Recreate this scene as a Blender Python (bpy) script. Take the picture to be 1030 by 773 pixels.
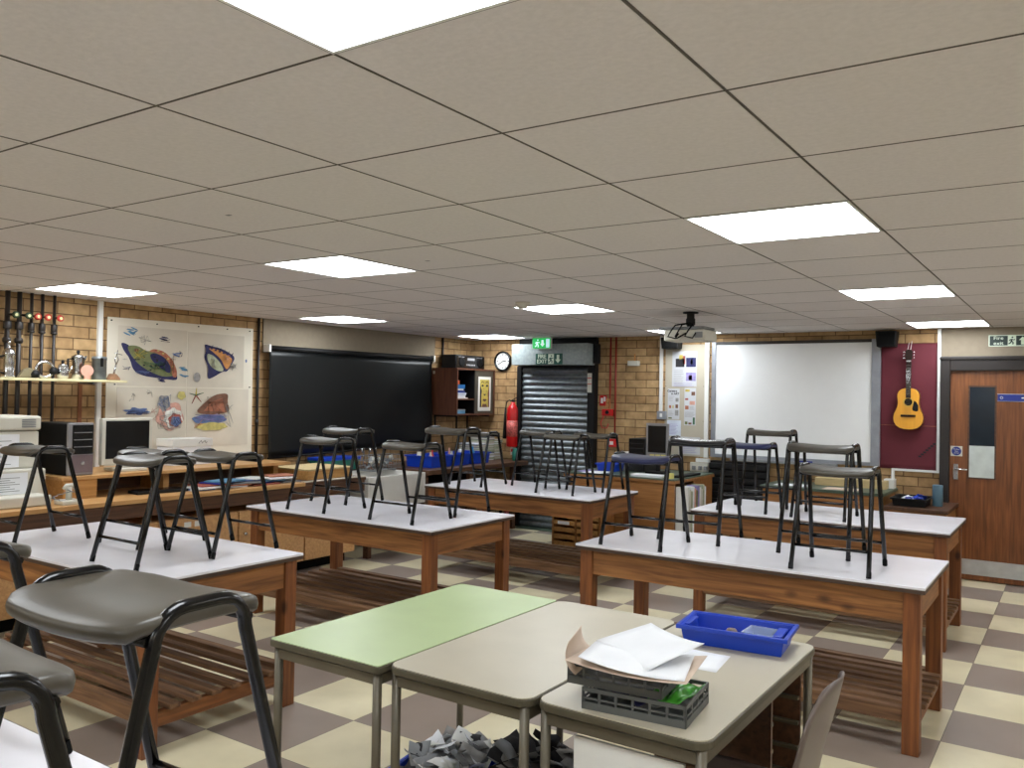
import bpy, bmesh, math, random
from mathutils import Vector, Matrix
random.seed(7)
PI = math.pi
scn = bpy.context.scene
for o in list(bpy.data.objects): bpy.data.objects.remove(o)
COL = scn.collection

# ---------------------------------------------------------------- camera, world, exposure
def look_axes(p, r, y):
    cy, sy, cp, sp, cr, sr = math.cos(y), math.sin(y), math.cos(p), math.sin(p), math.cos(r), math.sin(r)
    fw = Vector((sy*cp, cy*cp, sp)); rt = Vector((cy, -sy, 0)); up = rt.cross(fw)
    return cr*rt+sr*up, -sr*rt+cr*up, fw
RT, UP, FW = look_axes(.01348670, .01870829, -.5926310)
cd = bpy.data.cameras.new('camera'); cam = bpy.data.objects.new('camera', cd); COL.objects.link(cam)
cd.sensor_fit = 'HORIZONTAL'; cd.sensor_width = 36; cd.lens = 851.993/1030*36; cd.clip_start = .02; cd.clip_end = 60
M = Matrix.Identity(4)
for i in range(3): M[i][0], M[i][1], M[i][2] = RT[i], UP[i], -FW[i]
M[2][3] = 1.57
cam.matrix_world = M
scn.camera = cam
w = bpy.data.worlds.new('world'); scn.world = w; w.use_nodes = True
w.node_tree.nodes['Background'].inputs[0].default_value = (.9, .92, 1, 1)
w.node_tree.nodes['Background'].inputs[1].default_value = .03
PANEL = 18.                                     # emission of the ceiling panels
scn.view_settings.view_transform = 'Standard'; scn.view_settings.look = 'None'
scn.view_settings.exposure = 0.0; scn.view_settings.gamma = 1; scn.view_settings.use_curve_mapping = False

# ---------------------------------------------------------------- materials
def lin(c):
    f = lambda v: (v/255/12.92) if v/255 <= .04045 else ((v/255+.055)/1.055)**2.4
    return (f(c[0]), f(c[1]), f(c[2]), 1)
def base_mat(name, rough=.5, metal=0., spec=.5):
    m = bpy.data.materials.new(name); m.use_nodes = True
    b = m.node_tree.nodes['Principled BSDF']
    b.inputs['Roughness'].default_value = rough; b.inputs['Metallic'].default_value = metal
    b.inputs['Specular IOR Level'].default_value = spec
    return m, m.node_tree.nodes, m.node_tree.links, b
def mat(name, col, rough=.5, metal=0., var=.12, scale=9., bump=0., spec=.5, axis=None, emit=0., alpha=1.):
    """colour with a soft procedural mottle; axis stretches it into grain"""
    m, N, L, b = base_mat(name, rough, metal, spec)
    c = lin(col)
    tc = N.new('ShaderNodeTexCoord'); mp = N.new('ShaderNodeMapping'); L.new(tc.outputs['Object'], mp.inputs[0])
    if axis is not None:
        s = [14, 14, 14]; s[axis] = .9; mp.inputs['Scale'].default_value = s
    n = N.new('ShaderNodeTexNoise'); n.inputs['Scale'].default_value = scale; n.inputs['Detail'].default_value = 5
    L.new(mp.outputs[0], n.inputs['Vector'])
    r = N.new('ShaderNodeValToRGB'); L.new(n.outputs['Fac'], r.inputs[0])
    r.color_ramp.elements[0].position = .3; r.color_ramp.elements[1].position = .7
    r.color_ramp.elements[0].color = (c[0]*(1-var), c[1]*(1-var), c[2]*(1-var), 1)
    r.color_ramp.elements[1].color = (min(1, c[0]*(1+var)), min(1, c[1]*(1+var)), min(1, c[2]*(1+var)), 1)
    L.new(r.outputs[0], b.inputs['Base Color'])
    if bump:
        bp = N.new('ShaderNodeBump'); bp.inputs['Strength'].default_value = bump; bp.inputs['Distance'].default_value = .004
        L.new(n.outputs['Fac'], bp.inputs['Height']); L.new(bp.outputs[0], b.inputs['Normal'])
    if emit:
        b.inputs['Emission Color'].default_value = c; b.inputs['Emission Strength'].default_value = emit
    if alpha < 1: b.inputs['Alpha'].default_value = alpha
    return m
def wood(name, c1, c2, axis, rough=.5, knots=True):
    m, N, L, b = base_mat(name, rough)
    tc = N.new('ShaderNodeTexCoord'); mp = N.new('ShaderNodeMapping'); L.new(tc.outputs['Object'], mp.inputs[0])
    s = [22, 22, 22]; s[axis] = 1.3; mp.inputs['Scale'].default_value = s
    n = N.new('ShaderNodeTexNoise'); n.inputs['Scale'].default_value = 2.2; n.inputs['Detail'].default_value = 8; n.inputs['Distortion'].default_value = .6
    L.new(mp.outputs[0], n.inputs['Vector'])
    r = N.new('ShaderNodeValToRGB'); L.new(n.outputs['Fac'], r.inputs[0])
    r.color_ramp.elements[0].position = .33; r.color_ramp.elements[1].position = .68
    r.color_ramp.elements[0].color = lin(c2); r.color_ramp.elements[1].color = lin(c1)
    out = r.outputs[0]
    if knots:
        mp2 = N.new('ShaderNodeMapping'); L.new(tc.outputs['Object'], mp2.inputs[0])
        s2 = [5, 5, 5]; s2[axis] = 2.6; mp2.inputs['Scale'].default_value = s2
        v = N.new('ShaderNodeTexVoronoi'); v.inputs['Scale'].default_value = 1.3; L.new(mp2.outputs[0], v.inputs['Vector'])
        k = N.new('ShaderNodeValToRGB'); k.color_ramp.elements[0].position = .06; k.color_ramp.elements[1].position = .16
        k.color_ramp.elements[0].color = (.25, .2, .18, 1); k.color_ramp.elements[1].color = (1, 1, 1, 1)
        L.new(v.outputs['Distance'], k.inputs[0])
        mx = N.new('ShaderNodeMixRGB'); mx.blend_type = 'MULTIPLY'; mx.inputs[0].default_value = 1
        L.new(out, mx.inputs[1]); L.new(k.outputs[0], mx.inputs[2]); out = mx.outputs[0]
    L.new(out, b.inputs['Base Color'])
    bp = N.new('ShaderNodeBump'); bp.inputs['Strength'].default_value = .15; bp.inputs['Distance'].default_value = .003
    L.new(n.outputs['Fac'], bp.inputs['Height']); L.new(bp.outputs[0], b.inputs['Normal'])
    return m
def brick(name, horiz):
    """buff brickwork; horiz = world axis that runs along the wall"""
    m, N, L, b = base_mat(name, .85, spec=.2)
    tc = N.new('ShaderNodeTexCoord'); sp = N.new('ShaderNodeSeparateXYZ'); cb = N.new('ShaderNodeCombineXYZ')
    L.new(tc.outputs['Object'], sp.inputs[0]); L.new(sp.outputs[horiz], cb.inputs[0]); L.new(sp.outputs[2], cb.inputs[1])
    t = N.new('ShaderNodeTexBrick'); L.new(cb.outputs[0], t.inputs['Vector'])
    t.inputs['Scale'].default_value = 1; t.inputs['Brick Width'].default_value = .25; t.inputs['Row Height'].default_value = .0885
    t.inputs['Mortar Size'].default_value = .005; t.inputs['Mortar Smooth'].default_value = .3
    t.inputs['Color1'].default_value = lin((192, 162, 120)); t.inputs['Color2'].default_value = lin((164, 132, 94)); t.inputs['Mortar'].default_value = lin((112, 88, 64))
    n = N.new('ShaderNodeTexNoise'); n.inputs['Scale'].default_value = 14; n.inputs['Detail'].default_value = 6; L.new(tc.outputs['Object'], n.inputs['Vector'])
    r = N.new('ShaderNodeValToRGB'); r.color_ramp.elements[0].position = .3; r.color_ramp.elements[1].position = .7
    r.color_ramp.elements[0].color = (.72, .7, .66, 1); r.color_ramp.elements[1].color = (1.1, 1.08, 1.05, 1); L.new(n.outputs['Fac'], r.inputs[0])
    mx = N.new('ShaderNodeMixRGB'); mx.blend_type = 'MULTIPLY'; mx.inputs[0].default_value = 1
    L.new(t.outputs['Color'], mx.inputs[1]); L.new(r.outputs[0], mx.inputs[2]); L.new(mx.outputs[0], b.inputs['Base Color'])
    iv = N.new('ShaderNodeMath'); iv.operation = 'SUBTRACT'; iv.inputs[0].default_value = 1; L.new(t.outputs['Fac'], iv.inputs[1])
    bp = N.new('ShaderNodeBump'); bp.inputs['Strength'].default_value = .7; bp.inputs['Distance'].default_value = .006
    L.new(iv.outputs[0], bp.inputs['Height']); L.new(bp.outputs[0], b.inputs['Normal'])
    return m
def floor_mat():
    m, N, L, b = base_mat('vinyl_tiles', .3, spec=.45)
    tc = N.new('ShaderNodeTexCoord'); mp = N.new('ShaderNodeMapping'); mp.vector_type = 'POINT'
    L.new(tc.outputs['Object'], mp.inputs[0])
    TX, TY = .4688, .4796
    mp.inputs['Scale'].default_value = (1/TX, 1/TY, 1); mp.inputs['Location'].default_value = (.534/TX+20, -4.89/TY+20, .5)
    ck = N.new('ShaderNodeTexChecker'); ck.inputs['Scale'].default_value = 1; L.new(mp.outputs[0], ck.inputs['Vector'])
    ck.inputs['Color2'].default_value = lin((224, 214, 182)); ck.inputs['Color1'].default_value = lin((150, 136, 126))
    n = N.new('ShaderNodeTexNoise'); n.inputs['Scale'].default_value = 3.5; n.inputs['Detail'].default_value = 8; L.new(tc.outputs['Object'], n.inputs['Vector'])
    r = N.new('ShaderNodeValToRGB'); r.color_ramp.elements[0].position = .3; r.color_ramp.elements[1].position = .7
    r.color_ramp.elements[0].color = (.86, .85, .82, 1); r.color_ramp.elements[1].color = (1.04, 1.04, 1.04, 1); L.new(n.outputs['Fac'], r.inputs[0])
    mx = N.new('ShaderNodeMixRGB'); mx.blend_type = 'MULTIPLY'; mx.inputs[0].default_value = 1
    L.new(ck.outputs['Color'], mx.inputs[1]); L.new(r.outputs[0], mx.inputs[2])
    # hairline seams between the tiles
    t = N.new('ShaderNodeTexBrick'); t.offset = 0; t.inputs['Scale'].default_value = 1; t.inputs['Brick Width'].default_value = 1; t.inputs['Row Height'].default_value = 1
    t.inputs['Mortar Size'].default_value = .004; L.new(mp.outputs[0], t.inputs['Vector'])
    mx2 = N.new('ShaderNodeMixRGB'); L.new(t.outputs['Fac'], mx2.inputs[0]); L.new(mx.outputs[0], mx2.inputs[1]); mx2.inputs[2].default_value = lin((105, 96, 84))
    L.new(mx2.outputs[0], b.inputs['Base Color'])
    rr = N.new('ShaderNodeMapRange'); rr.inputs[3].default_value = .24; rr.inputs[4].default_value = .45; L.new(n.outputs['Fac'], rr.inputs[0]); L.new(rr.outputs[0], b.inputs['Roughness'])
    return m
def glass_mat(name, col, alpha=.35):
    m, N, L, b = base_mat(name, .15); b.inputs['Base Color'].default_value = lin(col); b.inputs['Alpha'].default_value = alpha
    return m

m_brick_back = brick('buff_brick_back', 0); m_brick_left = brick('buff_brick_left', 1)
m_floor = floor_mat()
m_tile = mat('ceiling_tile', (222, 217, 216), .95, var=.04, scale=60, bump=.25, spec=.1)
m_joint_shade = mat('ceiling_joint_shade', (92, 86, 78), .8)  # dark tone stands in for the shade in the tile joints
m_render = mat('beige_render', (140, 128, 110), .9, var=.05, scale=20)
m_paint = mat('cream_paint', (200, 192, 176), .8, var=.04)
m_white = mat('white_plastic', (226, 226, 222), .4, var=.03)
m_offwhite = mat('offwhite_plastic', (206, 203, 190), .45, var=.03)
m_panel = mat('panel_diffuser', (244, 250, 255), .5, var=0, emit=PANEL)
m_laminate = mat('bench_laminate', (228, 226, 232), .27, var=.05, scale=5, spec=.5)
m_edge = mat('dark_ply_edge', (66, 48, 36), .6)
m_leg = wood('bench_leg_wood', (140, 84, 42), (98, 54, 26), 2)
m_apron_x = wood('bench_apron_wood_x', (164, 112, 62), (108, 66, 34), 0)
m_apron_y = wood('bench_apron_wood_y', (160, 106, 58), (106, 66, 34), 1)
m_slat = wood('old_slat_wood', (138, 102, 70), (84, 56, 36), 0, rough=.75, knots=False)
m_rail_y = wood('shelf_rail_wood', (142, 88, 44), (96, 56, 28), 1)
m_black = mat('black_enamel', (4, 4, 5), .2, var=.1, scale=30, spec=.4)
m_matte = mat('matte_black', (12, 12, 13), .6, spec=.3)
m_rubber = mat('black_rubber', (6, 6, 6), .8, spec=.2)
m_seat = mat('grey_seat_plastic', (66, 61, 52), .4, var=.16, scale=14, spec=.5)
m_seat_blue = mat('navy_seat_plastic', (24, 31, 72), .42, var=.12, scale=14)
m_green = mat('green_desk_top', (182, 200, 150), .35, var=.05, scale=4)
m_beige = mat('beige_desk_top', (186, 178, 158), .35, var=.05, scale=4)
m_deskedge = mat('desk_edge', (82, 76, 60), .45)
m_deskframe = mat('grey_tube', (98, 91, 76), .4, metal=.2)
m_blue = mat('blue_tray_plastic', (12, 58, 176), .35, var=.08)
m_clear = glass_mat('clear_plastic', (190, 205, 225), .45)
m_paper = mat('white_paper', (232, 234, 238), .8, var=.03)
m_sugar = mat('buff_paper', (206, 186, 168), .85, var=.05)
m_crate = mat('grey_crate_plastic', (84, 86, 84), .5)
m_bag = mat('green_bag', (62, 150, 42), .3, var=.3, scale=25)
m_red = mat('red_gloss', (196, 22, 24), .3)
m_redpipe = mat('red_conduit', (150, 34, 26), .45)
m_galv = mat('galvanised_steel', (124, 130, 133), .42, metal=.75, var=.18, scale=24)
m_box_galv = mat('pale_galvanised', (150, 160, 160), .5, metal=.3, var=.14, scale=30)
m_steel = mat('polished_steel', (200, 200, 200), .2, metal=1.)
m_alum = mat('aluminium_frame', (150, 154, 162), .4, metal=.5)
m_board = mat('whiteboard_surface', (242, 244, 245), .22, var=.01)
m_maroon = mat('maroon_paper', (98, 30, 42), .75, var=.08, scale=4, bump=.3)
m_doorw = wood('door_veneer', (136, 82, 44), (98, 56, 28), 2, rough=.35, knots=False)
m_frame = mat('dark_door_frame', (34, 28, 26), .45)
m_orange = wood('cupboard_veneer', (214, 168, 116), (190, 142, 92), 0, rough=.5, knots=False)
m_pine = wood('pale_worktop', (204, 160, 104), (184, 136, 82), 1, rough=.4, knots=False)
m_dkwood = wood('dark_worktop', (98, 66, 44), (66, 42, 28), 1, rough=.45, knots=False)
m_mahog = wood('cabinet_mahogany', (108, 66, 46), (78, 46, 32), 2, rough=.45, knots=False)
m_deskwood = wood('teacher_desk_wood', (172, 120, 68), (138, 92, 48), 0, rough=.45, knots=False)
m_dgreen = mat('dark_green_linoleum', (76, 92, 78), .35)
m_blind = mat('black_blind_fabric', (6, 9, 10), .36, var=.1, scale=6, spec=.4)
m_sink = mat('white_ceramic', (214, 212, 206), .25, var=.03)
m_teal = mat('teal_plastic', (30, 110, 96), .4)
m_poster = mat('poster_paper', (226, 220, 204), .85, var=.05, scale=3)
m_poster2 = mat('drawing_paper', (212, 204, 188), .85, var=.07, scale=4)
m_dark = mat('screen_black', (12, 13, 15), .2)
m_exitg = mat('exit_green', (24, 150, 70), .4, emit=1.2)
m_signg = mat('sign_dark_green', (10, 78, 66), .4)
m_signw = mat('sign_glow_white', (214, 228, 208), .5)
m_signblue = mat('sign_blue', (28, 48, 132), .4)
m_guitar = mat('spruce_top', (226, 160, 52), .28, var=.06, axis=2, scale=3)
m_guside = mat('guitar_side', (110, 58, 26), .3)
m_neck = mat('dark_fretboard', (38, 26, 20), .75, spec=.2)
m_silver = mat('silver_plastic', (150, 148, 150), .35, metal=.3)
m_mauve = mat('mauve_plastic', (116, 100, 104), .4)
m_chair = mat('taupe_chair_plastic', (104, 92, 86), .38, var=.06)
m_yellow = mat('yellow_note', (226, 216, 130), .8)
m_pink = mat('pink_clay', (214, 160, 140), .8)
m_glassd = mat('dark_glass', (24, 34, 44), .12)
m_frost = mat('papered_glass', (196, 204, 200), .45)
m_box = mat('buff_card', (196, 174, 128), .85, var=.08)
m_case = wood('case_wood', (196, 150, 88), (170, 122, 64), 1, rough=.55, knots=False)
m_grey = mat('mid_grey', (128, 130, 132), .6)
m_panel_far = mat('panel_diffuser_dimmed', (244, 250, 255), .5, var=0, emit=PANEL*.82)  # far row emits less so the back wall is not overlit
def ink(name, c): return mat('ink_'+name, c, .85, var=.25, scale=22)
INK = {k: ink(k, c) for k, c in dict(navy=(46, 46, 88), green=(116, 122, 82), rust=(172, 110, 84), black=(40, 38, 42), blue=(98, 118, 162), sky=(84, 132, 164), pale=(170, 176, 150),
       brown=(120, 84, 66), yellow=(194, 184, 112), pinkish=(204, 156, 140), grey=(150, 148, 146), red=(160, 84, 72), orange=(200, 140, 80), lilac=(150, 140, 190), olive=(196, 176, 84), dgreen=(60, 100, 70), white=(224, 222, 214)).items()}

# ---------------------------------------------------------------- mesh helpers (all in world coordinates)
def box(bm, x0, x1, y0, y1, z0, z1, mi=0):
    v = [bm.verts.new((x, y, z)) for x in (x0, x1) for y in (y0, y1) for z in (z0, z1)]
    for q in ((0, 1, 3, 2), (4, 6, 7, 5), (0, 4, 5, 1), (2, 3, 7, 6), (0, 2, 6, 4), (1, 5, 7, 3)):
        f = bm.faces.new([v[i] for i in q]); f.material_index = mi
    return v
def obox(bm, c, size, rz=0., rx=0., ry=0., mi=0):
    v = box(bm, -size[0]/2, size[0]/2, -size[1]/2, size[1]/2, -size[2]/2, size[2]/2, mi)
    R = Matrix.Translation(c) @ Matrix.Rotation(rz, 4, 'Z') @ Matrix.Rotation(rx, 4, 'X') @ Matrix.Rotation(ry, 4, 'Y')
    for a in v: a.co = R @ a.co
    return v
def tube(bm, pts, r, n=8, closed=False, mi=0):
    P = [Vector(p) for p in pts]; m = len(P); rings = []; nrm = None
    for i, p in enumerate(P):
        a = P[(i-1) % m] if (i > 0 or closed) else p; b = P[(i+1) % m] if (i < m-1 or closed) else p
        t = (b-a).normalized()
        if nrm is None:
            nrm = t.orthogonal().normalized()
        nrm = (nrm - t*nrm.dot(t)).normalized(); bi = t.cross(nrm)
        rr = r[i] if isinstance(r, (list, tuple)) else r
        rings.append([bm.verts.new(p + rr*(math.cos(2*PI*k/n)*nrm + math.sin(2*PI*k/n)*bi)) for k in range(n)])
    for i in range(m if closed else m-1):
        A, B = rings[i], rings[(i+1) % m]
        for k in range(n):
            f = bm.faces.new((A[k], A[(k+1) % n], B[(k+1) % n], B[k])); f.smooth = True; f.material_index = mi
    if not closed:
        for q in (rings[0][::-1], rings[-1]):
            f = bm.faces.new(q); f.material_index = mi
def lathe(bm, prof, c=(0, 0, 0), n=24, axis='Z', mi=0):
    """prof = [(radius, height)]"""
    rings = []
    for r, h in prof:
        ring = []
        for k in range(n):
            a = 2*PI*k/n; x, y = max(r, 1e-5)*math.cos(a), max(r, 1e-5)*math.sin(a)
            p = {'Z': (x, y, h), 'Y': (x, h, y), 'X': (h, x, y)}[axis]
            ring.append(bm.verts.new((p[0]+c[0], p[1]+c[1], p[2]+c[2])))
        rings.append(ring)
    for A, B in zip(rings, rings[1:]):
        for k in range(n):
            f = bm.faces.new((A[k], A[(k+1) % n], B[(k+1) % n], B[k])); f.smooth = True; f.material_index = mi
    bm.faces.new(rings[0][::-1]).material_index = mi; bm.faces.new(rings[-1]).material_index = mi
def poly(bm, pts, d, mi=0):
    """closed outline extruded along vector d"""
    a = [bm.verts.new(p) for p in pts]; b = [bm.verts.new(Vector(p)+Vector(d)) for p in pts]
    n = len(a); bm.faces.new(a).material_index = mi; bm.faces.new(b[::-1]).material_index = mi
    for i in range(n): bm.faces.new((a[i], b[i], b[(i+1) % n], a[(i+1) % n])).material_index = mi
def grid(bm, f, nu, nv, mi=0):
    V = [[bm.verts.new(f(u/nu, v/nv)) for v in range(nv+1)] for u in range(nu+1)]
    for i in range(nu):
        for j in range(nv):
            q = bm.faces.new((V[i][j], V[i+1][j], V[i+1][j+1], V[i][j+1])); q.smooth = True; q.material_index = mi
    return V
def NB(): return bmesh.new()
def boxes(*a):
    bm = NB()
    for b in a: box(bm, *b)
    return bm
def tubes(*a):
    bm = NB()
    for pts, r in a: tube(bm, pts, r)
    return bm

# ---------------------------------------------------------------- object helpers
def wpos(o):
    p = Vector((0, 0, 0))
    while o: p += o.location; o = o.parent
    return p
def obj(name, bm, mats, parent=None, bevel=0., seg=2, label=None, solid=0., sub=0, keep=False):
    bmesh.ops.recalc_face_normals(bm, faces=bm.faces)
    if parent is not None:
        bmesh.ops.translate(bm, verts=bm.verts, vec=-wpos(parent)); loc = (0, 0, 0)
    elif not keep:
        xs = [v.co for v in bm.verts]
        loc = Vector(((min(v.x for v in xs)+max(v.x for v in xs))/2, (min(v.y for v in xs)+max(v.y for v in xs))/2, min(v.z for v in xs)))
        bmesh.ops.translate(bm, verts=bm.verts, vec=-loc)
    else: loc = (0, 0, 0)
    me = bpy.data.meshes.new(name); bm.to_mesh(me); bm.free()
    for m in (mats if isinstance(mats, (list, tuple)) else [mats]): me.materials.append(m)
    o = bpy.data.objects.new(name, me); COL.objects.link(o); o.location = loc; o.parent = parent
    if solid:
        s = o.modifiers.new('s', 'SOLIDIFY'); s.thickness = solid; s.offset = 0
    if bevel:
        b = o.modifiers.new('b', 'BEVEL'); b.width = bevel; b.segments = seg; b.limit_method = 'ANGLE'; b.angle_limit = .7
    if sub:
        s = o.modifiers.new('u', 'SUBSURF'); s.levels = s.render_levels = sub
    if label: o['label'] = label
    return o
def tag(o, label, cat, group=None, kind=None):
    o['label'] = label; o['category'] = cat
    if group: o['group'] = group
    if kind: o['kind'] = kind
    return o
def thing(name, label, cat, loc, group=None):
    o = bpy.data.objects.new(name, None); COL.objects.link(o); o.location = loc; o.empty_display_size = .1
    return tag(o, label, cat, group)
def struct(name, bm, m, parent=None, **k):
    o = obj(name, bm, m, parent, keep=parent is None, **k); o['kind'] = 'structure'; return o
def copy_tree(o, parent=None):
    c = o.copy(); COL.objects.link(c); c.parent = parent
    for ch in [x for x in bpy.data.objects if x.parent == o]: copy_tree(ch, c)
    return c
def lettering(name, s, size, m, parent, loc, wall='back', depth=.0015, sx=1., bold=0.):
    cu = bpy.data.curves.new('t', 'FONT'); cu.body = s; cu.size = size; cu.extrude = depth; cu.align_x = 'CENTER'; cu.align_y = 'CENTER'; cu.offset = bold
    t = bpy.data.objects.new('t', cu); COL.objects.link(t); bpy.context.view_layer.update()
    me = bpy.data.meshes.new_from_object(t.evaluated_get(bpy.context.evaluated_depsgraph_get()))
    bpy.data.objects.remove(t); bpy.data.curves.remove(cu)
    R = Matrix.Translation(Vector(loc)-wpos(parent)) @ Matrix.Rotation(PI/2 if wall == 'left' else 0, 4, 'Z') @ Matrix.Rotation(PI/2, 4, 'X') @ Matrix.Diagonal((sx, 1, 1, 1))
    me.transform(R); me.materials.clear(); me.materials.append(m)
    o = bpy.data.objects.new(name, me); COL.objects.link(o); o.parent = parent
    return o

XL, XR, YB, YF, H = -6.42, 1.742, 8.6, -1.8, 2.2526
GX, GY, G = -1.2582, 1.2014, .6

# ---------------------------------------------------------------- the room
struct('floor', boxes((XL-.1, XR+.1, YF-.1, YB+.1, -.1, 0)), m_floor)
struct('wall_back', boxes((XL-.1, XR+.1, YB, YB+.1, 0, H+.1)), m_brick_back)
struct('wall_left', boxes((XL-.1, XL, YF, YB, 0, H+.1)), m_brick_left)
struct('wall_right', boxes((XR, XR+.1, YF, YB, 0, H+.1)), m_paint)
struct('wall_front', boxes((XL-.1, XR+.1, YF-.1, YF, 0, H+.1)), m_paint)
LIGHTS = [(i, j) for i in (-5, -1, 3, 7, 11) for j in (4, 0, -4, -8)]
bm = NB(); box(bm, XL-.1, XR+.1, YF-.1, YB+.1, H+.01, H+.08, 1)
g = .0046
for i in range(-6, 14):
    for j in range(-10, 6):
        if (i, j) in LIGHTS: continue
        x0, x1 = max(GX+j*G+g, XL), min(GX+(j+1)*G-g, XR); y0, y1 = max(GY+i*G+g, YF), min(GY+(i+1)*G-g, YB)
        if x1-x0 < .01 or y1-y0 < .01: continue
        box(bm, x0, x1, y0, y1, H, H+.009, 0)
for i in range(-6, 14):
    y = GY+i*G
    if YF < y < YB: box(bm, XL, XR, y-.003, y+.003, H-.0006, H+.0005, 1)  # thin dark strips paint the shadow line along each joint
for j in range(-10, 6):
    x = GX+j*G
    if XL < x < XR: box(bm, x-.003, x+.003, YF, YB, H-.0008, H+.0003, 1)
ceil = struct('ceiling', bm, [m_tile, m_joint_shade])
TILE_MARKS = ((-2.766, 2.108), (-2.791, 3.348), (-2.791, 4.55))
names = {(-1, 0): 'square white ceiling light panel nearest the camera, cut by the top edge of the photo',
 (3, 0): 'large square ceiling light panel right of centre, second nearest', (7, 0): 'ceiling light panel above the end of the whiteboard, third in the right hand row',
 (11, 0): 'farthest ceiling light panel of the right hand row, above the guitar', (3, -4): 'ceiling light panel in the left centre of the ceiling, above the black blind',
 (7, -4): 'ceiling light panel beside the round smoke detector', (11, -4): 'small far ceiling light panel partly hidden by the projector',
 (3, -8): 'ceiling light panel at far left above the pipes and shelf', (7, -8): 'ceiling light panel close to the top edge of the black blind',
 (11, -8): 'far ceiling light panel above the clock and wall cabinet'}
for i, j in LIGHTS:
    x0, y0 = GX+j*G, GY+i*G
    if x0+G > XR+.05 or y0 < YF-.3 or x0 < XL-.05: continue
    vis = (i, j) in names
    t = thing('ceiling_light', names.get((i, j), 'square white ceiling light panel outside the frame of the photo'), 'ceiling light', (x0+.3, y0+.3, H), 'square ceiling light panels')
    f = .014
    obj('frame', boxes((x0+g, x0+f, y0+g, y0+G-g, H-.004, H+.009), (x0+G-f, x0+G-g, y0+g, y0+G-g, H-.004, H+.009), (x0+f, x0+G-f, y0+g, y0+f, H-.004, H+.009), (x0+f, x0+G-f, y0+G-f, y0+G-g, H-.004, H+.009)), m_white, t)
    obj('diffuser', boxes((x0+f, x0+G-f, y0+f, y0+G-f, H-.001, H+.006)), m_panel_far if i == 11 else m_panel, t)
bm = NB(); lathe(bm, [(.055, H), (.055, H-.012), (.05, H-.022), (.038, H-.026), (.036, H-.042), (.02, H-.046), (0, H-.046)], (-3.4, 5.17, 0))
tag(obj('smoke_detector', bm, m_offwhite), 'round white smoke detector on the ceiling beside a light panel', 'smoke detector')
for (x, y) in TILE_MARKS:
    struct('tile_chip', boxes((x-.012, x+.012, y-.008, y+.008, H-.0012, H-.0002)), m_grey, ceil)

# ---------------------------------------------------------------- benches
def make_bench(x0, x1, y0, y1, label):
    cx, cy = (x0+x1)/2, (y0+y1)/2; T = .755
    t = thing('workbench', label, 'workbench', (cx, cy, 0), 'wooden art room benches')
    bm = boxes((x0, x1, y0, y1, T-.012, T)); 
    obj('tabletop', bm, m_laminate, t, bevel=.002)
    obj('tabletop_edge', boxes((x0+.001, x1-.001, y0+.001, y1-.001, T-.03, T-.0121)), m_edge, t)
    L, o_ = .072, .022
    for sx in (x0+o_, x1-o_-L):
        for sy in (y0+o_, y1-o_-L):
            obj('leg', boxes((sx, sx+L, sy, sy+L, 0, T-.03)), m_leg, t, bevel=.004)
    a0, a1 = T-.165, T-.031
    for sy in (y0+o_+.012, y1-o_-.012-.03): obj('apron', boxes((x0+o_+L, x1-o_-L, sy, sy+.03, a0, a1)), m_apron_x, t, bevel=.003)
    for sx in (x0+o_+.012, x1-o_-.012-.03): obj('apron', boxes((sx, sx+.03, y0+o_+L, y1-o_-L, a0, a1)), m_apron_y, t, bevel=.003)
    for sx in (x0+o_+.01, x1-o_-.045): obj('shelf_rail', boxes((sx, sx+.035, y0+o_+L, y1-o_-L, .115, .18)), m_rail_y, t, bevel=.003)
    bm = NB(); ns = 8; yy0, yy1 = y0+.035, y1-.035; p = (yy1-yy0-.054)/(ns-1)
    for k in range(ns):
        ya = yy0+k*p
        inset = L+.0 if k in (0, ns-1) else -.012
        box(bm, x0+o_+inset+.001, x1-o_-inset-.001, ya, ya+.054, .181 if 0 < k < ns-1 else .135, .203)
    obj('slatted_shelf', bm, m_slat, t, bevel=.004)
    return t
BENCH = [(-2.35, -.62, .18, 1.045, 'workbench in the near left corner carrying the close-up stools, mostly out of frame'),
 (-4.95, -3.25, 2.10, 2.975, 'white-topped wooden bench at left with four stools, beside the computer counter'),
 (-4.90, -3.21, 3.94, 4.83, 'white-topped wooden bench in the middle, in front of the black blind'),
 (-4.90, -3.21, 5.90, 6.77, 'farthest white-topped bench, in front of the roller shutter'),
 (-2.33, -.565, 4.12, 4.92, 'white-topped wooden bench right of centre, nearest the blue tray'),
 (-2.40, -.68, 5.96, 6.84, 'white-topped wooden bench at right, closest to the brown door and whiteboard')]
for b in BENCH: make_bench(*b)
TOP = .755

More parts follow.
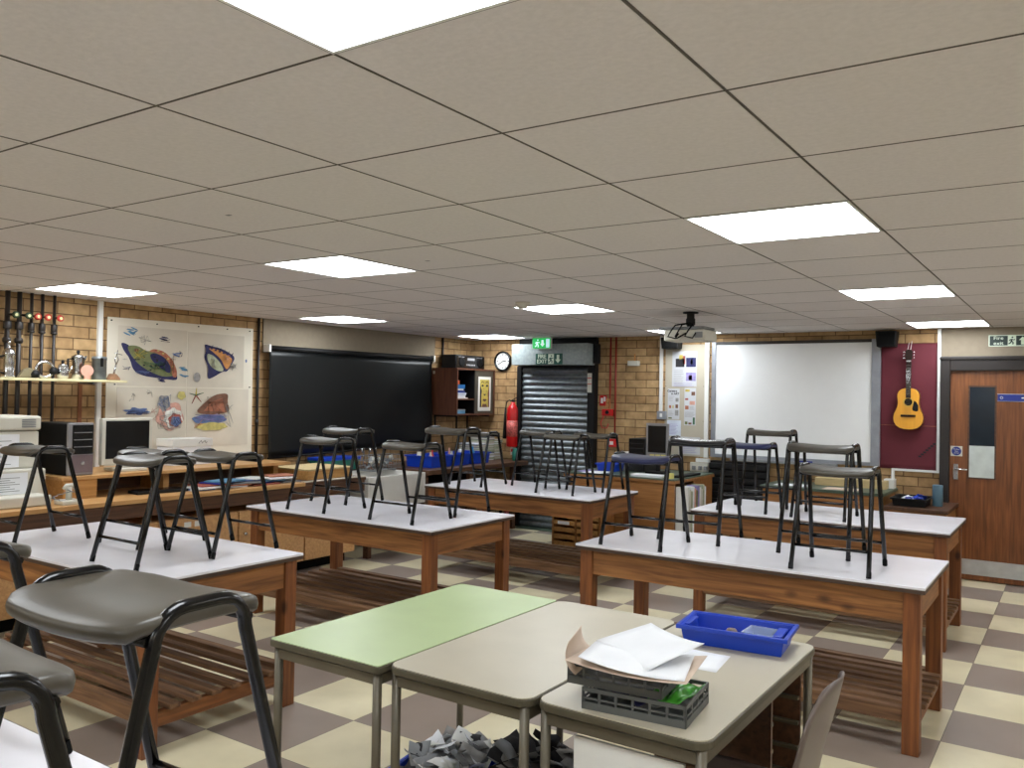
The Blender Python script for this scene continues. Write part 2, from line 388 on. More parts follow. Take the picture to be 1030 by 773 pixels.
# ---------------------------------------------------------------- stools
def seat_mesh(sh):
    hx, hy = .158, .122
    def sq(u, v):                      # square to rounded plan
        k = 2.0
        m = max(abs(u), abs(v)); q = (u**6+v**6)**(1/6); k = m/q if q > 1e-9 else 1
        x, y = u*k, v*k*(1-.03*u*u)
        return x, y
    bm = NB(); n, m = 18, 14
    def top(a, b):
        u, v = 2*a-1, 2*b-1; x, y = sq(u, v)
        z = sh - .010*(1-u*u) - .011*abs(v)**5 - .005*abs(u)**8 + .002*(1-abs(v))
        return (x*hx*1.06, y*hy*1.07, z)
    V = grid(bm, top, n, m)
    rim = [V[i][0] for i in range(n)] + [V[n][j] for j in range(m)] + [V[i][m] for i in range(n, 0, -1)] + [V[0][j] for j in range(m, 0, -1)]
    def ring(src, s, dz):
        return [bm.verts.new((v.co.x*s, v.co.y*s, v.co.z+dz)) for v in src]
    prev = rim
    base = [v.co.copy() for v in rim]
    for s, dz in ((1.03, -.003), (1.04, -.011), (1.03, -.020), (.99, -.025), (.93, -.02)):
        r = [bm.verts.new((c.x*s, c.y*s, c.z+dz)) for c in base]
        for i in range(len(r)):
            f = bm.faces.new((prev[i], prev[(i+1) % len(r)], r[(i+1) % len(r)], r[i])); f.smooth = True
        prev = r
    c = bm.verts.new((0, 0, sh-.024))
    for i in range(len(prev)): bm.faces.new((prev[i], prev[(i+1) % len(prev)], c)).smooth = True
    return bm
def make_stool(hh, seatm, label):
    t = thing('stool', label, 'stool', (0, 0, 0), 'black-framed stools standing on the benches')
    top = hh-.011; obj('seat', seat_mesh(hh-.010), seatm, t)
    yb, yt = .196, .082
    def fx(s, z): return s*(.177-.013*z/hh)
    for s in (-1, 1):
        bm = NB(); pts = []
        R = .052; zt = top-R
        pts += [(fx(s, .0), -yb, .004), (fx(s, zt*.5), -yb+(yb-yt)*.5, zt*.5)]
        for k in range(7):
            a = PI - k*PI/2/6*1.0
            pts.append((fx(s, zt), -yt+R+R*math.cos(a), zt+R*math.sin(a)))
        for k in range(7):
            a = PI/2 - k*PI/2/6
            pts.append((fx(s, zt), yt-R+R*math.cos(a), zt+R*math.sin(a)))
        pts += [(fx(s, zt*.5), yb-(yb-yt)*.5, zt*.5), (fx(s, 0), yb, .004)]
        tube(bm, pts, .0112, 10)
        fr = obj('side_frame', bm, m_black, t)
        for q in (-1, 1):
            bm = NB(); tube(bm, [(fx(s, 0), q*yb, 0), (fx(s, 0), q*(yb-.007), .028)], .0118, 10); obj('foot_cap', bm, m_rubber, fr)
    zr = .115
    for q in (-1, 1):
        y = q*(yb-(yb-yt)*zr/(top-.052)); bm = NB(); tube(bm, [(-fx(1, zr), y, zr), (fx(1, zr), y, zr)], .0075, 8); obj('foot_rail', bm, m_black, t)
        zc = hh-.05; bm = NB(); yc = q*(yt+.008); tube(bm, [(-fx(1, zc), yc, zc), (fx(1, zc), yc, zc)], .008, 8); obj('seat_bar', bm, m_black, t)
    return t
ST = [('g', .505, -4.62, 2.34, 0, 'stool at far left of the left bench, in front of the computer tower'),
 ('g', .505, -3.655, 2.40, 0, 'front stool of the three clustered on the left bench, nearest its front edge'),
 ('g', .505, -3.63, 2.78, 0, 'stool on the left bench nearest its right back corner, in front of the magazines'),
 ('g', .497, -4.10, 2.69, 0, 'stool mostly hidden behind the front stool on the left bench, below the cream monitor'),
 ('g', .505, -4.36, 4.19, 0, 'grey stool at the left end of the middle bench, in front of the black blind'),
 ('g', .555, -4.57, 4.60, 0, 'dark shiny stool standing behind the left stool of the middle bench'),
 ('g', .505, -3.60, 4.20, 0, 'grey stool at the front right corner of the middle bench'),
 ('g', .592, -3.60, 4.63, 0, 'taller stool at the back right of the middle bench, in front of the blue trays'),
 ('g', .490, -4.55, 6.23, 0, 'stool at the left end of the farthest bench, below the wall cabinet'),
 ('g', .508, -4.09, 6.56, 0, 'stool second from left on the farthest bench, beside the fire extinguisher'),
 ('g', .502, -3.62, 6.22, 0, 'stool nearest the front edge of the farthest bench, in front of the shutter'),
 ('g', .505, -3.55, 6.61, 0, 'stool at the right back of the farthest bench, beside the shutter frame'),
 ('b', .505, -2.02, 4.36, 0, 'navy seated stool at the left end of the right-hand bench'),
 ('k', .592, -1.84, 4.73, 0, 'tall stool with very dark seat behind the navy stool'),
 ('g', .592, -1.16, 4.75, 0, 'tall grey seated stool behind the rightmost front stool'),
 ('g', .505, -.985, 4.36, 0, 'grey seated stool at front right, nearest the right end of its bench'),
 ('b', .505, -2.04, 6.22, 0, 'navy seated stool on the bench in front of the whiteboard'),
 ('g', .592, -2.00, 6.60, 0, 'tall stool against the whiteboard, farthest back on the right bench'),
 ('g', .505, -1.50, 6.20, 0, 'stool almost hidden behind the two right-hand stools, on the bench by the door'),
 ('g', .505, -1.253, .792, 2, 'large close-up grey stool in the left foreground, whole seat in view'),
 ('g', .505, -1.128, .430, -3, 'closest stool, only its right end showing at the bottom left corner'),
 ('g', .490, -2.04, .83, 0, 'stool cut by the left edge of the photo, behind the big foreground stool')]
m_seat_k = mat('charcoal_seat_plastic', (22, 23, 27), .26, var=.1, scale=14)
SEATM = {'g': m_seat, 'b': m_seat_blue, 'k': m_seat_k}
protos = {}
for sm, hh, x, y, rz, lab in ST:
    k = (sm, hh)
    if k not in protos:
        t = make_stool(hh, SEATM[sm], lab); protos[k] = t
    else: t = copy_tree(protos[k])
    t.location = (x, y, TOP+.003); t.rotation_euler = (0, 0, math.radians(rz)); t['label'] = lab

# ---------------------------------------------------------------- school desks in the foreground
def rrect(x0, x1, y0, y1, r, z, n=6):
    out = []
    for cx, cy, a0 in ((x1-r, y1-r, 0), (x0+r, y1-r, PI/2), (x0+r, y0+r, PI), (x1-r, y0+r, 1.5*PI)):
        for k in range(n+1): a = a0+k*PI/2/n; out.append((cx+r*math.cos(a), cy+r*math.sin(a), z))
    return out
def make_desk(x0, x1, y0, y1, topm, label, rr=.012, ht=.722):
    t = thing('school_desk', label, 'desk', ((x0+x1)/2, (y0+y1)/2, 0), 'metal-legged school desks pushed together')
    bm = NB(); poly(bm, rrect(x0+.004, x1-.004, y0+.004, y1-.004, rr, ht-.003), (0, 0, .003)); obj('desktop', bm, topm, t)
    bm = NB(); poly(bm, rrect(x0, x1, y0, y1, rr+.003, ht-.026), (0, 0, .0228)); obj('edge_band', bm, m_deskedge, t, bevel=.004)
    a = .026
    for sx in (x0+a, x1-a):
        for sy in (y0+a, y1-a):
            bm = NB(); tube(bm, [(sx, sy, .012), (sx, sy, ht-.027)], .0145, 12); lg = obj('leg', bm, m_deskframe, t)
            bm = NB(); lathe(bm, [(.018, 0), (.018, .02), (.015, .024)], (sx, sy, 0), 12); obj('foot_cap', bm, m_rubber, lg)
    z = ht-.05
    obj('frame_rail', boxes((x0+a, x1-a, y0+a-.01, y0+a+.01, z-.016, z+.016), (x0+a, x1-a, y1-a-.01, y1-a+.01, z-.016, z+.016), (x0+a-.01, x0+a+.01, y0+a, y1-a, z-.016, z+.016), (x1-a-.01, x1-a+.01, y0+a, y1-a, z-.016, z+.016)), m_deskframe, t, bevel=.002)
    return t
make_desk(-2.312, -1.803, 1.965, 3.055, m_green, 'school desk with a pale green top, left of the three pushed together', ht=.72)
make_desk(-1.797, -1.268, 1.99, 3.055, m_beige, 'plain beige-topped school desk, empty, in the middle of the three', rr=.045)
d3 = make_desk(-1.262, -.755, 2.01, 3.055, m_beige, 'beige-topped school desk at right holding the blue tray and grey crates', rr=.045)
obj('modesty_panel', boxes((-1.15, -.83, 2.045, 2.055, .1, .64)), m_white, d3, label='white panel hanging under the near end of the desk')
# runner rack under the right desk
t = thing('tray_runner_rack', 'open brown tray rack with runners under the right-hand beige desk', 'tray rack', (-.97, 2.84, 0))
obj('side_panel', boxes((-1.17, -.795, 2.66, 2.675, .012, .64)), m_dkwood, t); obj('side_panel', boxes((-1.17, -.795, 2.985, 3.0, .012, .64)), m_dkwood, t)
obj('back_panel', boxes((-1.185, -1.17, 2.66, 3.0, .012, .64)), m_dkwood, t); obj('base', boxes((-1.17, -.795, 2.675, 2.985, .012, .03)), m_dkwood, t)
for k in range(6):
    z = .12+k*.085
    for y in (2.675, 2.967): obj('runner', boxes((-1.16, -.797, y, y+.018, z, z+.012)), m_deskedge, t)
for sy in (2.667, 2.992):
    for sx in (-1.15, -.82): obj('foot', boxes((sx-.012, sx+.012, sy-.006, sy+.006, 0, .0119)), m_rubber, t)

# ---------------------------------------------------------------- things on the desks
DT = .7224
def tray(name, label, x0, x1, y0, y1, z, h, m, rz=0, flare=.012, cat='tray', group=None, lip=.012):
    cx, cy = (x0+x1)/2, (y0+y1)/2; hx, hy = (x1-x0)/2, (y1-y0)/2
    t = thing(name, label, cat, (cx, cy, z), group); t.rotation_euler = (0, 0, math.radians(rz))
    bm = NB(); th = .004
    def ring(ex, zz): return [bm.verts.new((cx+sx*(hx+ex), cy+sy*(hy+ex), z+zz)) for sx, sy in ((-1, -1), (1, -1), (1, 1), (-1, 1))]
    R = [ring(-flare, 0), ring(0, h), ring(lip, h), ring(lip, h-.014), ring(lip-.003, h-.014), ring(lip-.003, h-.004), ring(-th, h-.004), ring(-flare-th, th)]
    for A, B in zip(R, R[1:]):
        for i in range(4): bm.faces.new((A[i], A[(i+1) % 4], B[(i+1) % 4], B[i]))
    bm.faces.new(R[0][::-1]); bm.faces.new(R[-1])
    obj('tray_body', bm, m, t, bevel=.0015)
    return t
bt = tray('storage_tray', 'bright blue plastic tray on the far end of the right-hand beige desk', -1.163, -.813, 2.80, 3.0, DT, .066, m_blue, rz=6)
for sx in (-1.172, -.828-.03):
    obj('handle_lip', boxes((sx, sx+.03, 2.84, 2.96, DT+.052, DT+.06)), m_blue, bt, bevel=.002)
bm = NB(); lathe(bm, [(0, 0), (.014, .004), (.021, .014), (.022, .024), (.015, .034), (0, .037)], (-1.02, 2.93, DT+.0045), 14)
o = tag(obj('pebble', bm, mat('pebble', (128, 112, 104), .7, var=.3, scale=40)), 'small grey-brown pebble lying in the blue desk tray', 'pebble')
t = thing('plastic_tub', 'clear shallow plastic tub lying inside the blue desk tray', 'tub', (-.90, 2.93, DT+.0045))
bm = NB()
def ringp(z, s, cx=-.90, cy=2.92): return [bm.verts.new((cx+x*s, cy+y*s, z)) for x, y in ((-.06, -.05), (.06, -.05), (.06, .05), (-.06, .05))]
R = [ringp(DT+.0046, .8), ringp(DT+.052, 1), ringp(DT+.052, 1.08), ringp(DT+.05, 1.08), ringp(DT+.049, .97), ringp(DT+.0066, .78)]
for A, B in zip(R, R[1:]):
    for i in range(4): bm.faces.new((A[i], A[(i+1) % 4], B[(i+1) % 4], B[i]))
bm.faces.new(R[0]); bm.faces.new(R[-1]); obj('tub_body', bm, m_clear, t)
bm = NB(); tube(bm, [(-1.13, 2.90, DT+.01), (-.97, 2.915, DT+.012)], .004, 6); tube(bm, [(-1.15, 2.902, DT+.01), (-1.13, 2.90, DT+.01)], [.001, .004], 6)
tag(obj('pencil', bm, m_grey), 'thin grey pencil lying in the blue desk tray beside the pebble', 'pencil')
# two stacked grey crates
def crate(label, x0, x1, y0, y1, z, h, rz):
    cx, cy = (x0+x1)/2, (y0+y1)/2
    t = thing('plastic_crate', label, 'crate', (cx, cy, z), 'grey letter crates on the desk'); t.rotation_euler = (0, 0, rz)
    bm = NB(); th = .005
    for xa, xb, ya, yb in ((x0, x1, y0, y0+th), (x0, x1, y1-th, y1), (x0, x0+th, y0, y1), (x1-th, x1, y0, y1)):
        for za, zb in ((z, z+.02), (z+h*.48, z+h*.56), (z+h-.01, z+h)): box(bm, xa, xb, ya, yb, za, zb)
        long_x = xb-xa > yb-ya; Ln = (xb-xa) if long_x else (yb-ya); n = max(3, int(Ln/.045))
        for k in range(n+1):
            q = k/n*(Ln-.007)
            if long_x: box(bm, xa+q, xa+q+.007, ya, yb, z+.02, z+h-.01)
            else: box(bm, xa, xb, ya+q, ya+q+.007, z+.02, z+h-.01)
    obj('crate_walls', bm, m_crate, t)
    obj('crate_base', boxes((x0+th, x1-th, y0+th, y1-th, z+.001, z+.005)), m_crate, t)
    return t
rzc = math.radians(6)
crate('lower of the two stacked grey crates on the right-hand desk', -1.135, -.845, 2.05, 2.27, DT, .058, rzc)
crate('upper grey crate stacked on the other, heaped with white paper', -1.185, -.915, 2.055, 2.275, DT+.0585, .058, rzc)
def heap(bm, x0, x1, y0, y1, z0, z1, n, sz, mats, tilt=.6):
    for k in range(n):
        c = (random.uniform(x0, x1), random.uniform(y0, y1), random.uniform(z0, z1))
        a = random.uniform(0, PI); s = random.uniform(.5, 1)*sz; pts = []
        R = Matrix.Translation(c) @ Matrix.Rotation(a, 4, 'Z') @ Matrix.Rotation(random.uniform(-tilt, tilt), 4, 'X') @ Matrix.Rotation(random.uniform(-tilt, tilt), 4, 'Y')
        mi = random.randrange(mats); ph = random.uniform(0, 6)
        V = []
        for i in range(4):
            row = []
            for j in range(4):
                u, v = i/3-.5, j/3-.5
                row.append(bm.verts.new(R @ Vector((u*s+random.uniform(-.06, .06)*s, v*s*.7+random.uniform(-.06, .06)*s, .12*s*math.sin(4*u+ph)*math.cos(3*v)))))
            V.append(row)
        for i in range(3):
            for j in range(3):
                f = bm.faces.new((V[i][j], V[i+1][j], V[i+1][j+1], V[i][j+1])); f.material_index = mi; f.smooth = True
bm = NB(); heap(bm, -1.10, -.92, 2.09, 2.23, DT+.02, DT+.05, 26, .07, 4, .3)
tag(obj('card_scraps', bm, [m_crate, INK['navy'], m_paper, INK['dgreen']], solid=.001), 'dark and pale scraps filling the lower grey crate', 'scraps', kind='stuff')
bm = NB()
grid(bm, lambda u, v: (-.945+.085*u, 2.075+.18*v+.01*u, DT+.052+.014*math.sin(5*u+1)*math.sin(6*v+u*4)+.012*math.sin(13*u)*.5), 14, 12)
for v in bm.verts:
    pass
tag(obj('plastic_bag', bm, m_bag, solid=.004), 'crumpled bright green plastic bag in the right end of the crates', 'bag')
bm = NB(); grid(bm, lambda u, v: (-1.235+.30*u-.02*v, 2.53+.19*v+.02*u, DT+.0012+.0015*math.sin(5*u)), 6, 5)
o = tag(obj('paper_sheet', bm, m_paper, solid=.0006), 'flat white sheet of paper on the desk between the crates and blue tray', 'paper', 'loose paper sheets on the desk')
def sheet(lab, c, sx, sy, rz, rx, ry, m, curl, dz=0):
    bm = NB(); R = Matrix.Translation(c) @ Matrix.Rotation(rz, 4, 'Z') @ Matrix.Rotation(rx, 4, 'X') @ Matrix.Rotation(ry, 4, 'Y')
    grid(bm, lambda u, v: R @ Vector(((u-.5)*sx, (v-.5)*sy, curl*((u-.5)**2*4+(v-.5)*(u-.5)*2))), 10, 8)
    return tag(obj('paper_sheet', bm, m, solid=.0007), lab, 'paper', 'loose paper sheets on the desk')
sheet('buff sheet under the white ones on the upper crate', (-1.0, 2.12, DT+.121), .33, .24, .15, -.02, .0, m_sugar, .012)
sheet('white sheet folded over the front of the upper crate', (-.99, 2.10, DT+.134), .28, .20, .25, .0, .06, m_paper, .012)
sheet('white sheet with faint grey marks standing highest on the crate', (-1.0, 2.20, DT+.150), .26, .19, -.55, .22, .0, m_paper, .01)
sheet('buff sheet curling up at the left end of the crates', (-1.175, 2.09, DT+.135), .09, .17, .2, .05, 1.15, m_sugar, .02)
# clip holding floor trays of scrap paper
tray('storage_tray', 'dark blue floor tray of scrap paper under the empty beige desk', -2.26, -1.92, 2.52, 2.88, 0, .10, m_blue, rz=8)
bm = NB(); heap(bm, -2.21, -1.97, 2.56, 2.84, .06, .17, 70, .13, 5, .8)
tag(obj('scrap_paper', bm, [m_paper, m_grey, INK['grey'], INK['black'], m_white], solid=.001), 'heap of torn grey and white scrap paper in the floor tray', 'scrap paper', kind='stuff')
tray('storage_tray', 'second blue floor tray heaped with newspaper, nearer the desk with crates', -1.86, -1.50, 2.60, 2.95, 0, .09, m_blue, rz=4)
bm = NB(); heap(bm, -1.82, -1.54, 2.64, 2.90, .05, .22, 70, .17, 3, .9)
tag(obj('newspaper_scraps', bm, [INK['grey'], m_grey, INK['black']], solid=.001), 'dark crumpled newspaper heaped in the second floor tray', 'newspaper', kind='stuff')

# ---------------------------------------------------------------- plastic chair tucked at the right desk
t = thing('plastic_chair', 'taupe moulded plastic chair tucked against the right end desk', 'chair', (-.74, 2.45, 0))
bm = NB()
def shell(u, v):
    # u across (Y), v from seat front to top of the back; the chair faces -X
    y = 2.45+(u-.5)*.38*(1-.42*(max(0, v-.84)/.16)**2.2)*(1-.25*(max(0, .12-v)/.12)**2)
    s = v*2
    if s < 1: x = -.98+.34*s; z = .43-.012*math.sin(PI*s)+.012*(2*u-1)**2
    else:
        k = s-1; x = -.64+.05*math.sin(k*PI/2)+.05*k*k; z = .43+.385*k - .03*(2*u-1)**4*k; x -= .035*(2*u-1)**2*(.4+.6*k)
    if .8 < s < 1.25: z += .0
    return (x, y, z)
grid(bm, shell, 12, 24); obj('seat_shell', bm, m_chair, t, solid=.006)
for sy in (2.29, 2.61):
    bm = NB(); tube(bm, [(-.99, sy, .002), (-.93, sy+(.02 if sy < 2.45 else -.02), .30), (-.9, sy+(.03 if sy < 2.45 else -.03), .405), (-.70, sy+(.03 if sy < 2.45 else -.03), .405), (-.67, sy+(.02 if sy < 2.45 else -.02), .30), (-.60, sy, .002)], .010, 8); obj('leg_frame', bm, m_black, t)
obj('back_slot', boxes((-.6125, -.605, 2.40, 2.5, .64, .655)), m_matte, t)

# ---------------------------------------------------------------- back wall: shutter, clock, signs
YW = YB
s = struct('door_2', boxes((-5.66, -5.6, YB-.09, YB-.002, 0, 1.92), (-4.69, -4.60, YB-.09, YB-.002, 0, 2.2), (-5.66, -4.60, YB-.05, YB-.002, 2.19, H)), m_matte)
bm = NB(); n = 28*8
grid(bm, lambda u, v: (-5.6+.91*u, YB-.040-.022*abs(math.sin(PI*v*27))**.8, .003+1.90*v), 1, n)
struct('shutter_curtain', bm, m_galv, s)
struct('threshold', boxes((-5.6, -4.69, YB-.2, YB-.002, 0, .004)), m_dgreen, s)
t = thing('shutter_housing', 'pale galvanised metal box above the roller shutter', 'shutter box', (-5.11, YB-.14, 1.93))
obj('housing', boxes((-5.615, -4.60, YB-.28, YB-.0905, 1.93, 2.172)), m_box_galv, t, bevel=.003)
obj('guide_lip', boxes((-5.64, -4.62, YB-.10, YB-.0905, 1.90, 1.9295)), m_matte, t)
obj('end_cover', boxes((-4.5995, -4.53, YB-.14, YB-.0905, 1.95, 2.17)), m_matte, t)
def arrow(bm, cx, cz, s, y, mi, up=False):
    k = 1 if up else -1; P = [(-.22, -.5*k), (.22, -.5*k), (.22, .05*k), (.5, .05*k), (0, .5*k), (-.5, .05*k), (-.22, .05*k)]
    P = [(cx+a*s*.8, y, cz+b*s) for a, b in P]
    poly(bm, P, (0, .001, 0), mi)
def runner(bm, cx, cz, s, y, mi):
    for pts, r in (([(0, .18), (-.04, -.05)], .09), ([(-.04, -.05), (.14, -.2), (.1, -.42)], .06), ([(-.04, -.05), (-.12, -.25), (-.3, -.36)], .06), ([(.02, .15), (.2, .06), (.3, .14)], .045), ([(-.01, .15), (-.18, .1), (-.24, -.04)], .045)):
        for (a, b), (c, d) in zip(pts, pts[1:]):
            nx, nz = -(d-b), (c-a); L = math.hypot(nx, nz); nx, nz = nx/L*r, nz/L*r
            poly(bm, [(cx+(a+nx)*s, y, cz+(b+nz)*s), (cx+(c+nx)*s, y, cz+(d+nz)*s), (cx+(c-nx)*s, y, cz+(d-nz)*s), (cx+(a-nx)*s, y, cz+(b-nz)*s)], (0, .001, 0), mi)
    poly(bm, [(cx+(.06+.09*math.cos(k*PI/5))*s, y, cz+(.36+.09*math.sin(k*PI/5))*s) for k in range(10)], (0, .001, 0), mi)
y = YB-.281
fx0 = -5.275
t = thing('fire_exit_sign', 'green FIRE EXIT sign with running figure and down arrow on the shutter box', 'sign', (-5.095, y, 1.935))
obj('sign_plate', boxes((fx0, fx0+.36, y-.004, y-.0005, 1.935, 2.06)), m_signg, t)
obj('figure_panel', boxes((fx0+.172, fx0+.248, y-.006, y-.0042, 1.94, 2.055)), m_signw, t)
bm = NB(); runner(bm, fx0+.21, 1.995, .105, y-.0078, 0); obj('running_figure', bm, m_signg, t)
bm = NB(); arrow(bm, fx0+.303, 1.997, .095, y-.006, 0); obj('down_arrow', bm, m_signw, t)
lettering('lettering', 'FIRE', .064, m_signw, t, (fx0+.088, y-.006, 2.026), sx=.98, bold=.0008)
lettering('lettering', 'EXIT', .064, m_signw, t, (fx0+.088, y-.006, 1.968), sx=1.05, bold=.0008)
t = thing('emergency_exit_light', 'lit green emergency exit box hung above the shutter', 'exit light', (-5.16, YB-.33, 2.11))
obj('case', boxes((-5.285, -5.035, YB-.345, YB-.315, 2.112, H-.001)), m_white, t, bevel=.002)
obj('green_panel', boxes((-5.28, -5.04, YB-.349, YB-.3455, 2.117, 2.235)), m_exitg, t)
m_pale = mat('exit_pale', (200, 230, 225), .5, emit=.9)
bm = NB(); runner(bm, -5.215, 2.175, .105, YB-.3505, 0); obj('running_figure', bm, m_pale, t)
bm = NB(); arrow(bm, -5.145, 2.175, .075, YB-.3505, 0); obj('down_arrow', bm, m_pale, t)
obj('door_symbol', boxes((-5.095, -5.052, YB-.3505, YB-.3495, 2.127, 2.225)), mat('exit_pale', (190, 220, 235), .5, emit=.8), t)
obj('sticker', boxes((-4.692, -4.635, YB-.0925, YB-.0905, 1.62, 1.84), (-4.692, -4.635, YB-.0935, YB-.0926, 1.775, 1.79), (-4.692, -4.635, YB-.0935, YB-.0926, 1.71, 1.722)), m_offwhite, s)
bm = boxes((-4.69, -4.637, YB-.095, YB-.0936, 1.778, 1.788), (-4.69, -4.637, YB-.095, YB-.0936, 1.712, 1.72)); obj('sticker_stripe', bm, m_red, s)
# clock
cx, cz = -5.922, 1.988
t = thing('wall_clock', 'round black-rimmed wall clock with white face', 'clock', (cx, YB-.02, cz-.125))
bm = NB(); lathe(bm, [(.125, -.002), (.127, -.025), (.115, -.04), (.103, -.036), (.102, -.012)], (cx, YB, cz), 36, 'Y'); obj('rim', bm, m_black, t)
bm = NB(); lathe(bm, [(.1015, -.0125), (.1015, -.0165)], (cx, YB, cz), 36, 'Y'); obj('face', bm, m_white, t)
bm = NB()
for k in range(12):
    a = k*PI/6; x_, z_ = cx+.08*math.sin(a), cz+.08*math.cos(a); obox(bm, (x_, YB-.018, z_), (.008 if k % 3 else .012, .001, .018), ry=a)
obj('hour_marks', bm, m_matte, t)
for nm, a, L, w_ in (('minute_hand', math.radians(238), .078, .010), ('hour_hand', math.radians(82), .05, .013)):
    bm = NB(); obox(bm, (cx+L/2*math.sin(a), YB-.0205, cz+L/2*math.cos(a)), (w_, .001, L), ry=a); obj(nm, bm, m_matte, t)
# fire extinguishers
def extinguisher(x, y, z, sc, label, bracket=True):
    t = thing('fire_extinguisher', label, 'fire extinguisher', (x, y, z), 'red fire extinguishers')
    r = .068*sc; h = .40*sc
    bm = NB(); lathe(bm, [(r*.9, 0), (r, .01), (r, h), (r*.92, h+.025*sc), (r*.6, h+.055*sc), (r*.32, h+.065*sc), (r*.3, h+.09*sc), (0, h+.09*sc)], (x, y, z), 24); obj('cylinder', bm, m_red, t)
    bm = NB(); lathe(bm, [(r*1.01, h*.28), (r*1.01, h*.72)], (x, y, z), 24)
    obj('label_band', bm, mat('extinguisher_label', (200, 96, 88), .5, var=.5, scale=60), t)
    ht = z+h+.085*sc
    bm = NB(); box(bm, x-.015, x+.02, y-.012, y+.012, ht, ht+.03); obox(bm, (x+.02, y, ht+.045), (.09, .016, .008), ry=-.45); obox(bm, (x+.01, y, ht+.02), (.10, .014, .007), ry=-.1); obj('valve_handle', bm, m_matte, t)
    bm = NB(); tube(bm, [(x-.01, y, ht+.015), (x-.05, y-.01, ht+.03), (x-.09, y-.012, ht), (x-.10, y-.012, ht-.08)], .007, 8); tube(bm, [(x-.10, y-.012, ht-.07), (x-.105, y-.012, ht-.2), (x-.11, y-.012, ht-.40*sc)], [.012, .016, .024], 12); obj('hose_horn', bm, m_matte, t)
    if bracket: obj('wall_bracket', boxes((x-.02, x+.02, y+.02, YB-.001, z+h*.8, z+h*.86)), m_matte, t)
extinguisher(-5.712, YB-.085, .95, 1.1, 'red fire extinguisher with black horn hung on the wall beside the shutter')
extinguisher(-5.72, YB-.13, 0.001, .8, 'red extinguisher on the floor seen under the far bench, left of the shutter', False)
t = thing('extinguisher_sign', 'blue white and red extinguisher notice below the wall extinguisher', 'sign', (-5.70, YB-.01, .84))
obj('sign_plate', boxes((-5.79, -5.665, YB-.006, YB-.001, .845, 1.15)), m_white, t)
obj('blue_panel', boxes((-5.785, -5.67, YB-.0075, YB-.0061, .97, 1.145)), m_signblue, t); obj('red_panel', boxes((-5.785, -5.67, YB-.0075, YB-.0061, .88, .92)), m_red, t)
# red fire alarm conduit and call points
tag(obj('red_conduit', tubes(([(-4.44, YB-.014, 1.44), (-4.44, YB-.014, H-.001)], .010)), m_redpipe), 'shorter left-hand red conduit running from the ceiling to the alarm point', 'conduit', 'red alarm conduits')
tag(obj('red_conduit', tubes(([(-4.372, YB-.014, 1.10), (-4.372, YB-.014, H-.001)], .010)), m_redpipe), 'longer right-hand red conduit running down to the lower alarm box', 'conduit', 'red alarm conduits')
t = thing('fire_call_point', 'red fire alarm box with orange cable tails and hanging loop beside the shutter', 'fire alarm', (-4.45, YB-.03, 1.2))
obj('alarm_box', boxes((-4.52, -4.385, YB-.055, YB-.026, 1.36, 1.435)), m_red, t, bevel=.004)
bm = NB(); lathe(bm, [(.022, -.056), (.022, -.064)], (-4.45, YB, 1.40), 16, 'Y'); obj('round_insert', bm, m_matte, t)
bm = NB(); tube(bm, [(-4.50, YB-.04, 1.36), (-4.54, YB-.04, 1.28), (-4.52, YB-.04, 1.22), (-4.46, YB-.04, 1.22), (-4.44, YB-.04, 1.27)], .006, 6); obj('cable_loop', bm, m_red, t)
for dx in (-.03, 0, .025):
    bm = NB(); tube(bm, [(-4.45+dx, YB-.045, 1.43), (-4.445+dx*.6, YB-.045, 1.55)], .004, 6); obj('orange_cable', bm, INK['orange'], t)
t = thing('fire_action_sign', 'small red and white fire notice above the alarm box', 'sign', (-4.53, YB-.01, 1.5))
obj('sign_plate', boxes((-4.575, -4.485, YB-.006, YB-.001, 1.47, 1.59)), m_red, t)
obj('white_symbol', boxes((-4.56, -4.53, YB-.0075, YB-.0061, 1.50, 1.56), (-4.522, -4.50, YB-.0075, YB-.0061, 1.52, 1.575)), m_white, t)
t = thing('alarm_box', 'small red break-glass box at the foot of the right conduit', 'fire alarm', (-4.39, YB-.03, 1.02))
obj('case', boxes((-4.44, -4.345, YB-.05, YB-.001, 1.01, 1.0995)), m_red, t, bevel=.004); obj('glass_square', boxes((-4.415, -4.37, YB-.052, YB-.0505, 1.035, 1.075)), m_white, t)
tag(obj('junction_box', boxes((-4.21, -4.08, YB-.05, YB-.001, 1.925, 1.98)), m_offwhite, bevel=.004), 'small grey white box under an orange cable high on the brick wall', 'junction box')
tag(obj('orange_cable', tubes(([(-4.14, YB-.01, 1.981), (-4.14, YB-.01, 2.06)], .008)), INK['orange']), 'short orange cable above the small grey box on the brick wall', 'cable')
struct('trim_1', boxes((-3.835, -3.80, YB-.022, YB-.001, 1.43, H)), m_white)
t = thing('wall_switch', 'grey metal switch box at the end of the white conduit', 'switch', (-3.795, YB-.02, 1.34))
obj('switch_box', boxes((-3.85, -3.745, YB-.045, YB-.001, 1.34, 1.4295)), m_alum, t, bevel=.004); obj('rocker', boxes((-3.812, -3.785, YB-.05, YB-.0455, 1.365, 1.405)), m_white, t)
